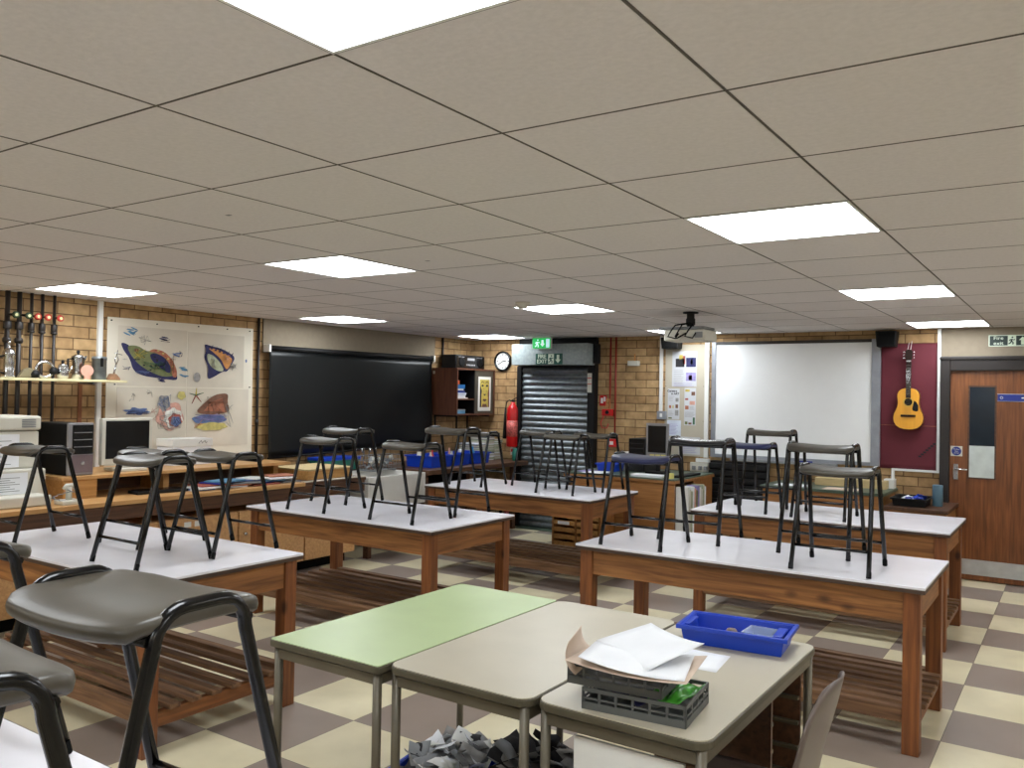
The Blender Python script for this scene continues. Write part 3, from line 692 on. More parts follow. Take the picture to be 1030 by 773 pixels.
# notice board and papers
struct('trim_2', boxes((-3.315, -3.27, YB-.03, YB-.001, .95, H)), m_white)
t = thing('notice_board', 'tall cream notice board between the brickwork and the whiteboard', 'notice board', (-3.54, YB-.01, .96))
obj('board', boxes((-3.77, -3.316, YB-.014, YB-.001, .955, 2.15)), mat('cream_felt', (184, 176, 158), .9, var=.03), t, bevel=.002)
for xx, zz in ((-3.76, 1.7), (-3.33, 1.7), (-3.33, 1.33), (-3.76, 1.33)): obj('pin', boxes((xx-.003, xx+.003, YB-.018, YB-.0141, zz, zz+.006)), m_matte, t)
m_note = mat('printer_paper', (200, 202, 206), .8, var=.02)
def notice(x0, x1, z0, z1, lab, m=m_note, bits=(), heads=()):
    t = thing('notice', lab, 'notice', ((x0+x1)/2, YB-.015, z0), 'papers pinned on the notice board')
    obj('sheet', boxes((x0, x1, YB-.0162, YB-.0145, z0, z1)), m, t)
    for k, (a, b, c, d, mm) in enumerate(bits):
        obj('picture', boxes((x0+a, x0+b, YB-.0175, YB-.0163, z0+c, z0+d)), mm, t)
    for s_, xx, zz, sz in heads: lettering('lettering', s_, sz, INK['black'], t, (x0+xx, YB-.0172, z0+zz), bold=.0006)
    return t
def lines(x, w, z0, z1, n, m=None): return [(x, x+w*random.uniform(.7, 1), z0+(z1-z0)*k/n, z0+(z1-z0)*k/n+.0035, m or INK['grey']) for k in range(n)]
notice(-3.69, -3.41, 1.70, 2.08, 'largest pinned notice with dark photographs at the top of the notice board', m_note,
       [(.04, .14, .21, .30, INK['black']), (.08, .12, .29, .34, INK['olive']), (.12, .15, .24, .33, INK['red']), (.16, .27, .21, .31, INK['navy']), (.21, .235, .24, .29, INK['white']), (.16, .27, .06, .15, INK['lilac']), (.19, .23, .07, .12, INK['red'])] + lines(.02, .12, .02, .19, 9) + lines(.02, .24, .0, .05, 3, INK['lilac']) + lines(.15, .12, .32, .36, 3))
notice(-3.735, -3.60, 1.345, 1.675, 'narrow left-hand notice headed Careers in ART', m_note,
       [(.09, .125, .19, .23, INK['grey']), (.015, .04, .12, .15, INK['rust']), (.055, .07, .12, .15, INK['yellow']), (.09, .12, .12, .16, INK['brown']), (.085, .125, .04, .10, INK['grey']), (.01, .05, .005, .02, INK['green'])] + lines(.01, .07, .20, .26, 4) + lines(.01, .06, .04, .10, 4),
       [('Careers', .05, .305, .034), ('in ART', .085, .275, .032)])
notice(-3.545, -3.415, 1.285, 1.685, 'narrow right-hand notice with small coloured pictures', m_note,
       [(.01, .06, .36, .385, INK['olive']), (.08, .12, .32, .36, INK['brown']), (.01, .045, .27, .29, INK['red']), (.06, .12, .22, .26, INK['pinkish']), (.01, .05, .17, .21, INK['rust']), (.1, .122, .01, .085, INK['dgreen']), (.01, .04, .01, .04, INK['green']), (.05, .085, .01, .03, INK['brown'])] + lines(.06, .06, .17, .21, 3) + lines(.01, .11, .09, .15, 5))
notice(-3.74, -3.58, 1.165, 1.335, 'pale blue-grid timetable sheet on the notice board above the monitor', mat('bluish_paper', (206, 214, 228), .8), lines(.01, .13, .02, .14, 8, INK['lilac']))
notice(-3.60, -3.36, .975, 1.16, 'lowest white sheet on the notice board, behind the tall dark stool', m_note, lines(.02, .2, .02, .15, 7, INK['lilac']))
# speakers
def speaker(x0, x1, z0, z1, lab):
    t = thing('wall_speaker', lab, 'speaker', ((x0+x1)/2, YB-.1, z0), 'black speakers under the ceiling')
    bm = NB(); poly(bm, [(x0+.015, YB-.03, z0+.012), (x1-.015, YB-.03, z0+.012), (x1, YB-.03, z1), (x0, YB-.03, z1)], (0, -.13, 0)); obj('cabinet', bm, m_matte, t, bevel=.006)
    obj('grille', boxes((x0+.02, x1-.02, YB-.166, YB-.1605, z0+.025, z1-.012)), m_rubber, t); obj('bracket', boxes(((x0+x1)/2-.02, (x0+x1)/2+.02, YB-.03, YB-.001, z0+.05, z1-.01)), m_matte, t)
speaker(-3.77, -3.56, 2.09, 2.225, 'black speaker above the notice board, behind the projector')
speaker(-1.61, -1.42, 2.075, 2.235, 'black speaker above the maroon paper, left of the guitar')
# whiteboard
t = thing('whiteboard', 'large white interactive board with grey frame on the back wall', 'whiteboard', (-2.4, YB-.02, .96))
obj('writing_surface', boxes((-3.19, -1.66, YB-.03, YB-.001, 1.0, 2.14)), m_board, t)
for xa, xb in ((-3.235, -3.191), (-1.659, -1.58)): obj('upright_frame', boxes((xa, xb, YB-.045, YB-.001, .965, 2.17)), m_alum, t, bevel=.003)
obj('top_frame', boxes((-3.19, -1.66, YB-.045, YB-.001, 2.141, 2.17)), m_frame, t); obj('bottom_frame', boxes((-3.19, -1.66, YB-.045, YB-.001, .965, .999)), m_alum, t)
obj('pen_ledge', boxes((-3.0, -1.95, YB-.11, YB-.046, .94, .965)), m_grey, t, bevel=.003)
tag(obj('blue_board_pen', boxes((-2.35, -2.18, YB-.09, YB-.075, .9655, .98)), m_signblue), 'blue marker lying on the pen ledge of the whiteboard', 'pen')
# maroon paper and guitar
t = thing('maroon_backing_paper', 'maroon paper sheet pinned to the wall behind the guitar', 'paper', (-1.35, YB-.005, .96))
bm = NB(); grid(bm, lambda u, v: (-1.597+.497*u, YB-.006-.003*math.sin(9*v+3*u)*math.sin(4*u), .952+1.17*v), 14, 24); obj('sheet', bm, m_maroon, t, solid=.001)
obj('join_crease', boxes((-1.595, -1.102, YB-.0125, YB-.0105, 1.357, 1.36)), INK['rust'], t)
for k in range(7): obj('pencil_mark', boxes((-1.25+.02*k, -1.225+.02*k, YB-.0125, YB-.0105, 1.07+.02*k, 1.085+.02*k)), INK['black'], t)
def guitar():
    gx, gy = -1.342, YB-.08
    t = thing('acoustic_guitar', 'acoustic guitar with yellow top and black pickguard hanging on maroon paper', 'guitar', (gx, gy, 1.305))
    prof = [(0, 0), (.035, .002), (.075, .012), (.108, .035), (.128, .07), (.134, .11), (.127, .15), (.112, .185), (.099, .22), (.093, .25), (.095, .285), (.099, .315), (.097, .345), (.085, .372), (.062, .392), (.03, .401), (0, .403)]
    P = [(gx+a, gy, 1.306+b) for a, b in prof] + [(gx-a, gy, 1.306+b) for a, b in prof[-2:0:-1]]
    bm = NB(); poly(bm, P, (0, .07, 0)); obj('body', bm, m_guside, t, bevel=.003)
    bm = NB(); poly(bm, [(gx+(p[0]-gx)*.985, gy-.0005, 1.507+(p[2]-1.507)*.985) for p in P], (0, -.003, 0)); obj('soundboard', bm, m_guitar, t)
    bm = NB(); lathe(bm, [(.035, -.0037), (.035, -.0042)], (gx, gy, 1.572), 24, 'Y'); obj('sound_hole', bm, m_rubber, t)
    bm = NB(); tube(bm, [(gx+.041*math.cos(a*PI/14), gy-.0045, 1.572+.041*math.sin(a*PI/14)) for a in range(28)], .003, 6, True); obj('rosette', bm, INK['olive'], t)
    bm = NB(); poly(bm, [(gx+a, gy-.0037, 1.49+b) for a, b in ((.035, .02), (.04, .0), (.07, -.008), (.088, .0), (.087, .05), (.07, .085), (.05, .095), (.045, .07))], (0, -.0015, 0)); obj('pickguard', bm, m_matte, t)
    obj('bridge', boxes((gx-.066, gx+.066, gy-.014, gy-.0037, 1.428, 1.45)), m_neck, t, bevel=.002)
    obj('neck', boxes((gx-.021, gx+.021, gy-.014, gy+.012, 1.612, 1.965)), m_neck, t, bevel=.002)
    bm = NB()
    for k in range(14): z = 1.96-.35*(1-2**(-k/12))*1.7; box(bm, gx-.021, gx+.021, gy-.0155, gy-.0141, z, z+.002)
    obj('frets', bm, m_steel, t)
    obj('nut', boxes((gx-.021, gx+.021, gy-.017, gy-.0141, 1.9655, 1.973)), m_white, t)
    bm = NB(); poly(bm, [(gx+a, gy-.012, 1.974+b) for a, b in ((-.02, 0), (.02, 0), (.03, .02), (.03, .095), (.012, .105), (-.012, .105), (-.03, .095), (-.03, .02))], (0, .018, 0)); obj('headstock', bm, m_neck, t)
    for s_ in (-1, 1):
        for k in range(3):
            bm = NB(); zz = 1.998+k*.028; tube(bm, [(gx+s_*.0305, gy-.003, zz), (gx+s_*.042, gy-.003, zz)], .003, 6); tube(bm, [(gx+s_*.041, gy-.003, zz), (gx+s_*.052, gy-.003, zz)], .008, 8); obj('tuning_peg', bm, m_steel, t)
    bm = NB()
    for k in range(6): dx = (k-2.5)*.0062; tube(bm, [(gx+dx, gy-.0182, 1.972), (gx+dx*1.4, gy-.0165, 1.44)], .0006, 4)
    obj('strings', bm, m_steel, t)
    t.scale = (.96, 1, .955); t.location = (gx+.013, gy, 1.322)
    tag(obj('hanging_cord', tubes(([(gx+.001, gy-.005, 2.045), (gx+.003, YB-.012, 2.13)], .002), ([(gx+.025, gy-.005, 2.045), (gx+.028, YB-.012, 2.145)], .002)), m_white), 'thin white cord the guitar hangs from', 'cord')
guitar()
struct('trim_3', boxes((-1.097, -1.069, YB-.03, YB-.001, .935, H)), m_white)
struct('trim_4', boxes((-1.475, -1.0975, YB-.03, YB-.001, .935, .955), (-1.475, -1.45, YB-.03, YB-.001, .78, .9349)), m_white)
# ---------------------------------------------------------------- door
struct('trim_5', boxes((-1.068, XR, YB-.014, YB-.001, 1.995, H)), m_render)
s = struct('door_1', boxes((-.985, -.13, YB-.05, YB-.01, .01, 1.865)), m_doorw)
struct('door_frame', boxes((-1.066, -.986, YB-.09, YB-.0145, 0, 1.995), (-.129, -.05, YB-.09, YB-.0145, 0, 1.995), (-.9859, -.1291, YB-.09, YB-.0145, 1.866, 1.995)), m_frame, s, bevel=.006)
struct('door_frame_ledge', boxes((-1.07, -.05, YB-.105, YB-.0905, 1.965, 1.99)), m_frame, s, bevel=.003)
struct('vision_frame', boxes((-.845, -.832, YB-.056, YB-.0502, .905, 1.735), (-.635, -.622, YB-.056, YB-.0502, .905, 1.735), (-.8319, -.6351, YB-.056, YB-.0502, .905, .918), (-.8319, -.6351, YB-.056, YB-.0502, 1.722, 1.735)), m_dkwood, s)
struct('vision_glass', boxes((-.8315, -.6355, YB-.0535, YB-.0503, 1.20, 1.7215)), m_glassd, s)
struct('papered_pane', boxes((-.8315, -.6355, YB-.054, YB-.0503, .9185, 1.1995)), m_frost, s)
struct('kick_plate', boxes((-.975, -.14, YB-.053, YB-.0502, .055, .19)), mat('kick_plate', (188, 190, 190), .35, metal=.3), s)
struct('handle_plate', boxes((-.957, -.918, YB-.056, YB-.0502, .89, 1.03)), m_steel, s, bevel=.002)
struct('door_lever', tubes(([(-.938, YB-.056, .985), (-.938, YB-.10, .985), (-.84, YB-.10, .985)], .008)), m_steel, s)
tag(obj('door_push_sticker', boxes((-.98, -.885, YB-.0518, YB-.0503, 1.10, 1.19)), m_offwhite), 'small square sticker with blue disc on the brown door', 'sticker')
bm = NB(); lathe(bm, [(.039, -.0519), (.039, -.0527)], (-.9325, YB, 1.145), 24, 'Y')
st = [x for x in bpy.data.objects if x.name == 'door_push_sticker'][0]
obj('blue_disc', bm, m_signblue, st)
for z_, s_ in ((1.162, 'Fire door'), (1.145, 'keep'), (1.128, 'locked')): lettering('lettering', s_, .014, m_white, st, (-.9325, YB-.0535, z_), depth=.0004)
t = thing('door_sign', 'long blue nameplate on the brown door right of its glass', 'sign', (-.45, YB-.055, 1.6))
obj('sign_plate', boxes((-.615, -.28, YB-.056, YB-.0503, 1.60, 1.66)), m_signblue, t)
obj('white_rim', boxes((-.618, -.277, YB-.0545, YB-.0503, 1.597, 1.6), (-.618, -.277, YB-.0545, YB-.0503, 1.66, 1.663)), m_white, t)
bm = NB(); tube(bm, [(-.585+.010*math.cos(a*PI/8), YB-.0568, 1.63+.010*math.sin(a*PI/8)) for a in range(16)], .002, 5, True); obj('round_emblem', bm, m_white, t)
obj('small_mark', boxes((-.435, -.41, YB-.0572, YB-.0562, 1.625, 1.635)), m_white, t)
m_gb = mat('sign_green_black', (20, 44, 40), .4)
t = thing('fire_exit_sign', 'dark green Fire exit sign with up arrow above the brown door', 'sign', (-.49, YB-.02, 2.085))
obj('sign_plate', boxes((-.692, -.375, YB-.019, YB-.0145, 2.083, 2.182)), m_signw, t)
obj('green_field', boxes((-.684, -.545, YB-.0205, YB-.0191, 2.09, 2.175)), m_gb, t); obj('green_field', boxes((-.482, -.383, YB-.0205, YB-.0191, 2.09, 2.175)), m_gb, t)
lettering('lettering', 'Fire', .042, m_signw, t, (-.616, YB-.0215, 2.155), sx=1.2, bold=.0002); lettering('lettering', 'exit', .042, m_signw, t, (-.616, YB-.0215, 2.109), sx=1.2, bold=.0002)
bm = NB(); runner(bm, -.515, 2.132, .08, YB-.0205, 0); obj('running_figure', bm, m_gb, t)
bm = NB(); arrow(bm, -.433, 2.132, .07, YB-.0225, 0, True); obj('up_arrow', bm, m_signw, t)

# ---------------------------------------------------------------- projector
t = thing('ceiling_projector', 'grey-white projector on a black ceiling pole with cables', 'projector', (-2.56, 6.3, 2.02))
bm = NB(); lathe(bm, [(.06, H-.001), (.06, H-.012), (.03, H-.016), (.03, H-.05), (.036, H-.055), (.036, H-.10), (.028, H-.105), (.028, H-.13)], (-2.56, 6.3, 0), 20); obj('ceiling_pole', bm, m_matte, t)
obj('projector_body', boxes((-2.73, -2.39, 6.17, 6.43, 2.02, 2.105)), m_offwhite, t, bevel=.014, seg=3)
obj('upper_cover', boxes((-2.78, -2.40, 6.19, 6.41, 2.106, 2.13)), m_grey, t, bevel=.01)
bm = NB(); lathe(bm, [(.04, .16), (.045, .13), (.045, .126)], (-2.47, 6.3, 2.062), 20, 'Y'); obj('lens', bm, m_dark, t)
bm = NB()
for a, b_, c in ((-2.66, .02, .03), (-2.6, -.03, .05), (-2.52, .02, .04)):
    tube(bm, [(-2.56, 6.25, 2.16), (a+.03, 6.16+b_*.3, 2.14), (a, 6.15, 2.10-c*.2), (a-.02, 6.14, 2.05), (a+.02+b_, 6.145, 2.035), (a+.06, 6.16, 2.075)], .006, 6)
obj('cables', bm, m_rubber, t)
obj('vent_grille', boxes((-2.47, -2.41, 6.163, 6.1695, 2.04, 2.085)), m_grey, t)

# ---------------------------------------------------------------- left wall
X0 = XL
struct('trim_6', boxes((X0+.001, X0+.016, 5.30, 7.85, 1.93, H)), m_render)
struct('trim_7', boxes((X0+.001, X0+.03, 3.685, 3.72, .8, H)), m_white)
t = thing('blackout_blind', 'large black roller blind hanging on the left wall', 'blind', (X0+.06, 6.53, .92))
bm = NB()
def bl(u, v):
    y = 5.335+2.40*u; z = 1.96-v*(1.02-.055*u)
    return (X0+.07+.012*v*math.sin(3+5.5*u-1.2*v)+.034*v*max(0, u-.4)*math.sin(17*(u+v*.30)), y, z)
grid(bm, bl, 60, 16); obj('cloth', bm, m_blind, t, solid=.002)
bm = NB(); tube(bm, [(X0+.065, 5.335, 1.975), (X0+.065, 7.735, 1.985)], .026, 14); obj('roller', bm, m_matte, t)
for yy, zz in ((5.318, 1.972), (7.752, 1.985)): obj('end_bracket', boxes((X0+.0165, X0+.10, yy-.013, yy+.013, zz-.035, zz+.035)), m_white, t, bevel=.003)
bm = NB(); tube(bm, [(X0+.07, 5.34, .935), (X0+.07, 7.73, .99)], .009, 8)
obj('bottom_bar', bm, m_matte, t)
for yy, z0, lab in ((5.245, .80, 'thin dark pipe on the brickwork between the shell poster and black blind'), (8.0, 1.885, 'dark pipe above the left end of the wall cabinet')):
    bm = NB(); tube(bm, [(X0+.02, yy, z0), (X0+.02, yy, H-.001)], .013, 10); tube(bm, [(X0+.02, yy, z0+.45 if z0 < 1 else 2.0), (X0+.02, yy, (z0+.5) if z0 < 1 else 2.05)], .018, 10)
    tag(obj('dark_pipe', bm, m_frame), lab, 'pipe', 'dark wall pipes')
bm = NB(); lathe(bm, [(.012, 1.885), (.016, 1.9), (.016, 1.99), (.008, 2.03)], (X0+.03, 8.06, 0), 10); tag(obj('red_bottle', bm, m_red), 'slim red object standing behind the black radio on the cabinet', 'bottle')
# shell poster
t = thing('shell_drawing_poster', 'big cream poster with four drawings of sea shells on the left wall', 'poster', (X0+.01, 4.48, 1.0))
bm = NB(); poly(bm, [(X0+.003, 3.77, 2.135), (X0+.003, 5.19, 2.145), (X0+.003, 5.20, .998), (X0+.003, 3.77, .93)], (.003, 0, 0)); obj('backing_sheet', bm, m_poster, t)
def P(px, py):    # drawing coordinates on the sheet: 0..1030 wide crop used while sketching
    y = 3.86+(px-470)*(1.212/495); z = 2.079-(py-185)*(.00196-.0000*px)
    return y, z
for a in ((3.86, 4.49, 1.59, 2.075), (4.50, 5.09, 1.59, 2.068), (3.86, 4.49, 1.07, 1.58), (4.50, 5.15, 1.07, 1.58)): obj('drawing_sheet', boxes((X0+.0065, X0+.008, a[0], a[1], a[2], a[3])), m_poster2, t)
LAY = [0]
def blob(name, pts, m):
    if len(pts) > 5 and len(pts) < 24:
        for _ in range(2): pts = [q for a, b in zip(pts, pts[1:]+pts[:1]) for q in ((a[0]*.78+b[0]*.22, a[1]*.78+b[1]*.22), (a[0]*.22+b[0]*.78, a[1]*.22+b[1]*.78))]
    LAY[0] += 1; x = X0+.0083+.00012*LAY[0]
    bm = NB(); poly(bm, [(x, P(*p)[0], P(*p)[1]) for p in pts], (.0001, 0, 0)); obj(name, bm, m, t)
def ell(cx, cy, rx, ry, n=14, rot=0): return [(cx+rx*math.cos(a*2*PI/n)*math.cos(rot)-ry*math.sin(a*2*PI/n)*math.sin(rot), cy+rx*math.cos(a*2*PI/n)*math.sin(rot)+ry*math.sin(a*2*PI/n)*math.cos(rot)) for a in range(n)]
# top left shell (dark blue rim, green body, rust band)
def wig(cx, cy, rx, ry, col, rot=0, n=26, amp=.10, f=5):
    out = []
    for a in range(n):
        th = a*2*PI/n; k = 1+amp*math.sin(f*th)
        x, y_ = rx*k*math.cos(th), ry*k*math.sin(th); out.append((cx+x*math.cos(rot)-y_*math.sin(rot), cy+x*math.sin(rot)+y_*math.cos(rot)))
    return out
blob('shell_shadow', [(478, 256), (505, 262), (540, 300), (600, 370), (660, 390), (688, 372), (694, 408), (640, 402), (560, 392), (525, 370), (512, 320), (490, 290)], INK['navy'])
blob('shell_body', [(500, 268), (540, 265), (575, 290), (600, 276), (640, 290), (668, 320), (688, 360), (690, 385), (640, 395), (590, 375), (545, 345), (515, 305)], INK['green'])
blob('shell_band', [(578, 288), (600, 274), (640, 284), (672, 318), (690, 362), (690, 395), (672, 392), (668, 350), (645, 312), (610, 292)], INK['rust'])
blob('shell_mouth', [(584, 300), (600, 293), (632, 302), (660, 335), (668, 370), (655, 378), (620, 350), (592, 325)], INK['navy'])
for k in range(12): blob('shell_spot', ell(535+random.uniform(-15, 85), 310+random.uniform(0, 65)*.9, 5, 3), INK['black'])
blob('shell_eye', ell(535, 285, 9, 7), INK['brown'])
for k in range(9): blob('band_tooth', ell(606+k*9.5, 281+k*k*1.35, 5, 3), INK['yellow'] if k % 2 else INK['red'])
for cx, cy, c in ((508, 215, 'sky'), (518, 205, 'sky'), (640, 230, 'navy'), (708, 358, 'sky'), (692, 296, 'blue'), (712, 385, 'sky'), (630, 405, 'navy')):
    for k in range(3): blob('ink_splash', wig(cx+random.uniform(-12, 12), cy+random.uniform(-8, 8), 14, 3, c, rot=random.uniform(-.6, .6)), INK[c])
def scribble(cx, cy, w_, h_, n, c, r=.0016):
    bm = NB(); pts = []
    for k in range(n):
        pts.append((cx+w_*random.uniform(-1, 1), cy+h_*random.uniform(-1, 1)))
    tube(bm, [(X0+.0185, P(*p)[0], P(*p)[1]) for p in pts], r, 4); obj('pencil_scribble', bm, INK[c], t)
for a in ((565, 235, 25, 18, 10, 'grey'), (640, 235, 20, 12, 8, 'black'), (500, 360, 14, 10, 9, 'navy'), (495, 325, 12, 6, 6, 'grey'), (560, 250, 12, 14, 6, 'grey'), (700, 290, 10, 18, 7, 'navy')): scribble(*a)
# top right shell
blob('shell_outline', [(795, 238), (830, 248), (870, 255), (905, 272), (932, 292), (915, 330), (895, 362), (880, 358), (835, 390), (812, 398), (815, 340), (795, 300), (805, 268)], INK['navy'])
blob('shell_outer', [(810, 255), (860, 262), (900, 285), (922, 302), (900, 350), (888, 345), (870, 305), (840, 278)], INK['orange'])
blob('shell_inner', [(808, 280), (835, 288), (865, 318), (884, 355), (865, 362), (830, 345), (812, 315)], INK['pale'])
for k in range(6): blob('shell_spike', [(822+k*17, 262+k*5), (832+k*17, 262+k*6), (833+k*18, 240+k*6)], INK['navy'])
for k in range(3): scribble(920, 335, 14+4*k, 12+4*k, 9, 'grey')
blob('thumb_smudge', ell(769, 390, 14, 22), INK['grey'])
blob('blue_drip', ell(981, 306, 4, 8), INK['blue'])
for a in ((545, 300, 30, 24, 16, 'olive'), (600, 350, 45, 22, 18, 'dgreen'), (628, 335, 25, 25, 12, 'black'), (560, 375, 30, 10, 12, 'blue'), (670, 340, 12, 40, 12, 'brown'), (845, 325, 20, 25, 10, 'grey'), (890, 300, 20, 28, 12, 'pinkish')): scribble(*a)
# lower left: fish like shell
blob('shell_wash', wig(665, 560, 52, 60, 'p'), INK['pinkish']); blob('shell_wash', wig(678, 570, 36, 42, 'p', f=7), INK['white']); blob('shell_red', wig(685, 580, 26, 30, 'r', f=6), INK['red']); blob('shell_bars', wig(688, 585, 20, 22, 'b', f=5), INK['blue'])
blob('shell_head', wig(640, 505, 24, 34, 'x'), INK['grey']); blob('shell_tail', wig(540, 540, 42, 14, 'x', amp=.25, f=6), INK['blue']); blob('shell_yellow', wig(708, 472, 16, 18, 'y'), INK['yellow'])
for a in ((640, 510, 26, 42, 18, 'blue'), (660, 570, 45, 50, 26, 'grey'), (540, 545, 45, 12, 14, 'navy'), (520, 480, 18, 18, 9, 'grey'), (580, 465, 16, 18, 9, 'grey'), (610, 540, 22, 40, 12, 'pinkish'), (690, 590, 22, 24, 12, 'navy')): scribble(*a)
# lower right: starfish and shell
for (a, b_, c) in (((768, 470), (742, 462), 'dgreen'), ((768, 470), (770, 438), 'olive'), ((768, 470), (800, 458), 'dgreen'), ((768, 470), (790, 500), 'red'), ((768, 470), (752, 508), 'red')):
    bm = NB(); tube(bm, [(X0+.0105, *P(*a)), (X0+.0105, *P(*b_))], [.006, .002], 6); obj('starfish_arm', bm, INK[c], t)
blob('shell_top', [(762, 548), (800, 505), (845, 465), (905, 458), (900, 500), (915, 545), (840, 560)], INK['brown']); blob('shell_rust', [(800, 540), (830, 500), (880, 480), (890, 545)], INK['rust'])
blob('shell_middle', wig(825, 578, 72, 22, 'b', f=6, amp=.06), INK['blue']); blob('shell_bottom', wig(835, 610, 66, 18, 'y', f=7, amp=.08), INK['yellow'])
for a in ((850, 520, 50, 45, 24, 'brown'), (830, 575, 75, 22, 22, 'lilac'), (910, 560, 18, 60, 12, 'grey'), (790, 600, 30, 20, 10, 'orange')): scribble(*a)
for yy, zz in ((3.80, 2.11), (4.2, 2.11), (4.6, 2.12), (4.9, 2.12), (5.15, 2.12), (5.16, 1.6), (3.84, 1.6)): obj('pin', boxes((X0+.0065, X0+.014, yy-.005, yy+.005, zz-.005, zz+.005)), m_matte, t)
# gas pipes with valves
for k, (y_, vy) in enumerate(((2.995, 3.014), (3.076, 3.103), (3.161, 3.168), (3.239, 3.24), (3.327, 3.33))):
    nm = ['leftmost', 'second from left', 'middle', 'second from right', 'rightmost'][k]; col = 'green' if k < 2 else 'red'
    t = thing('gas_pipe', '%s of the five black wall pipes, with a %s valve wheel' % (nm, col), 'pipe', (X0+.05, y_, .8), 'black gas pipes on the left wall')
    r = .017 if k < 2 else .012
    bm = NB(); tube(bm, [(X0+.05, y_, .791 if k < 2 else .951), (X0+.05, y_, H-.001)], r, 10); obj('pipe', bm, m_frame, t)
    bm = NB(); lathe(bm, [(r+.008, 1.98), (r+.01, 1.985), (r+.01, 2.03), (r+.008, 2.035)], (X0+.05, y_, 0), 12); obj('valve_body', bm, m_frame, t); bm = NB(); tube(bm, [(X0+.05, y_, 2.085), (X0+.12, vy, 2.078)], .009, 8); obj('valve_spindle', bm, m_frame, t)
    bm = NB(); lathe(bm, [(.021, .12), (.025, .125), (.025, .135), (.011, .14)], (X0, vy, 2.078), 16, 'X'); obj('valve_wheel', bm, mat('valve_'+col, (46, 62, 38) if col == 'green' else (160, 44, 30), .5), t)
    bm = NB(); lathe(bm, [(.011, .1405), (.011, .143)], (X0, vy, 2.078), 12, 'X'); obj('wheel_centre', bm, mat('valve_centre', (190, 184, 130), .6), t)
    bm = NB(); lathe(bm, [(r+.006, 1.88 if k < 2 else 1.96), (r+.012, 1.89 if k < 2 else 1.965), (r+.012, 1.91 if k < 2 else 1.975), (r+.006, 1.92 if k < 2 else 1.98)], (X0+.05, y_, 0), 12); obj('pipe_clip', bm, m_frame, t)
# shelf
t = thing('wall_shelf', 'narrow cream shelf of metal pots on the left wall', 'shelf', (X0+.11, 3.1, 1.61))
obj('board', boxes((X0+.075, X0+.25, 2.3, 3.80, 1.612, 1.63)), mat('cream_shelf', (214, 204, 160), .5), t, bevel=.002)
obj('bracket', boxes((X0+.001, X0+.012, 3.545, 3.575, 1.25, 1.61)), m_leg, t); obj('bracket_arm', boxes((X0+.0121, X0+.2, 3.553, 3.567, 1.596, 1.6115)), m_galv, t)
obj('bracket', boxes((X0+.001, X0+.012, 2.5, 2.53, 1.25, 1.61)), m_leg, t); obj('bracket_arm', boxes((X0+.0121, X0+.2, 2.508, 2.522, 1.596, 1.6115)), m_galv, t)
SZ, SX = 1.6305, X0+.17
# cafetiere, mould, kettle, small pot, moka pot, pink disc, canister, whisk on block
t = thing('coffee_press', 'tall metal and glass coffee press at the left end of the shelf', 'coffee pot', (SX, 2.955, SZ))
bm = NB(); lathe(bm, [(.04, 0), (.042, .01), (.036, .02), (.036, .15), (.041, .155), (.041, .17), (.036, .19), (.012, .205), (.006, .21), (.006, .24), (.012, .25), (0, .26)], (SX, 2.955, SZ), 20); obj('vessel', bm, m_steel, t)
bm = NB(); tube(bm, [(SX, 2.92, SZ+.15), (SX, 2.88, SZ+.14), (SX, 2.88, SZ+.04), (SX, 2.92, SZ+.03)], .008, 8); obj('handle', bm, m_matte, t)
bm = NB(); poly(bm, [(SX-.02, y_, SZ+z_) for y_, z_ in ((3.01, 0), (3.14, 0), (3.13, .06), (3.09, .075), (3.05, .06))], (.04, 0, 0)); tag(obj('clay_shape', bm, mat('olive_clay', (120, 110, 84), .8), bevel=.012), 'low khaki lump beside the coffee press on the shelf', 'lump')
t = thing('metal_kettle', 'round silver kettle lying with its black handle towards the wall shelf edge', 'kettle', (SX, 3.19, SZ))
bm = NB(); tube(bm, [(SX, 3.205+.062*math.cos(a*PI/12), SZ+.065+.055*math.sin(a*PI/12)) for a in range(24)], .011, 10, True); obj('ring_body', bm, m_steel, t)
bm = NB(); lathe(bm, [(0, 0), (.03, .005), (.034, .03), (.02, .055), (0, .06)], (SX+.01, 3.13, SZ), 16); lathe(bm, [(0, .02), (.026, .03), (.03, .05), (.02, .075), (0, .08)], (SX+.005, 3.265, SZ+.005), 16); obj('handle', bm, m_matte, t)
t = thing('small_teapot', 'small shiny metal teapot with black lid knob on the shelf', 'teapot', (SX, 3.34, SZ))
bm = NB(); lathe(bm, [(.03, 0), (.042, .02), (.042, .07), (.03, .095), (.034, .1), (.012, .112), (0, .115)], (SX, 3.335, SZ), 20); obj('pot', bm, m_steel, t)
bm = NB(); lathe(bm, [(.005, .112), (.011, .12), (.011, .135), (0, .14)], (SX, 3.335, SZ), 12); obj('lid_knob', bm, m_matte, t)
bm = NB(); tube(bm, [(SX, 3.375, SZ+.05), (SX, 3.40, SZ+.08), (SX, 3.405, SZ+.10)], [.01, .007, .005], 8); obj('spout', bm, m_steel, t)
t = thing('moka_pot', 'faceted aluminium stove-top coffee maker behind the pink disc', 'coffee pot', (SX-.02, 3.47, SZ))
bm = NB(); lathe(bm, [(.046, 0), (.04, .065), (.036, .08), (.038, .085), (.05, .165), (.052, .17), (.02, .188), (0, .19)], (SX-.02, 3.46, SZ), 8); obj('pot', bm, m_steel, t)
bm = NB(); lathe(bm, [(.006, .19), (.012, .2), (.012, .215), (0, .22)], (SX-.02, 3.46, SZ), 10); obj('lid_knob', bm, m_matte, t)
bm = NB(); tube(bm, [(SX-.02, 3.41, SZ+.15), (SX-.02, 3.385, SZ+.15), (SX-.02, 3.385, SZ+.07)], .008, 8); obj('handle', bm, m_matte, t)
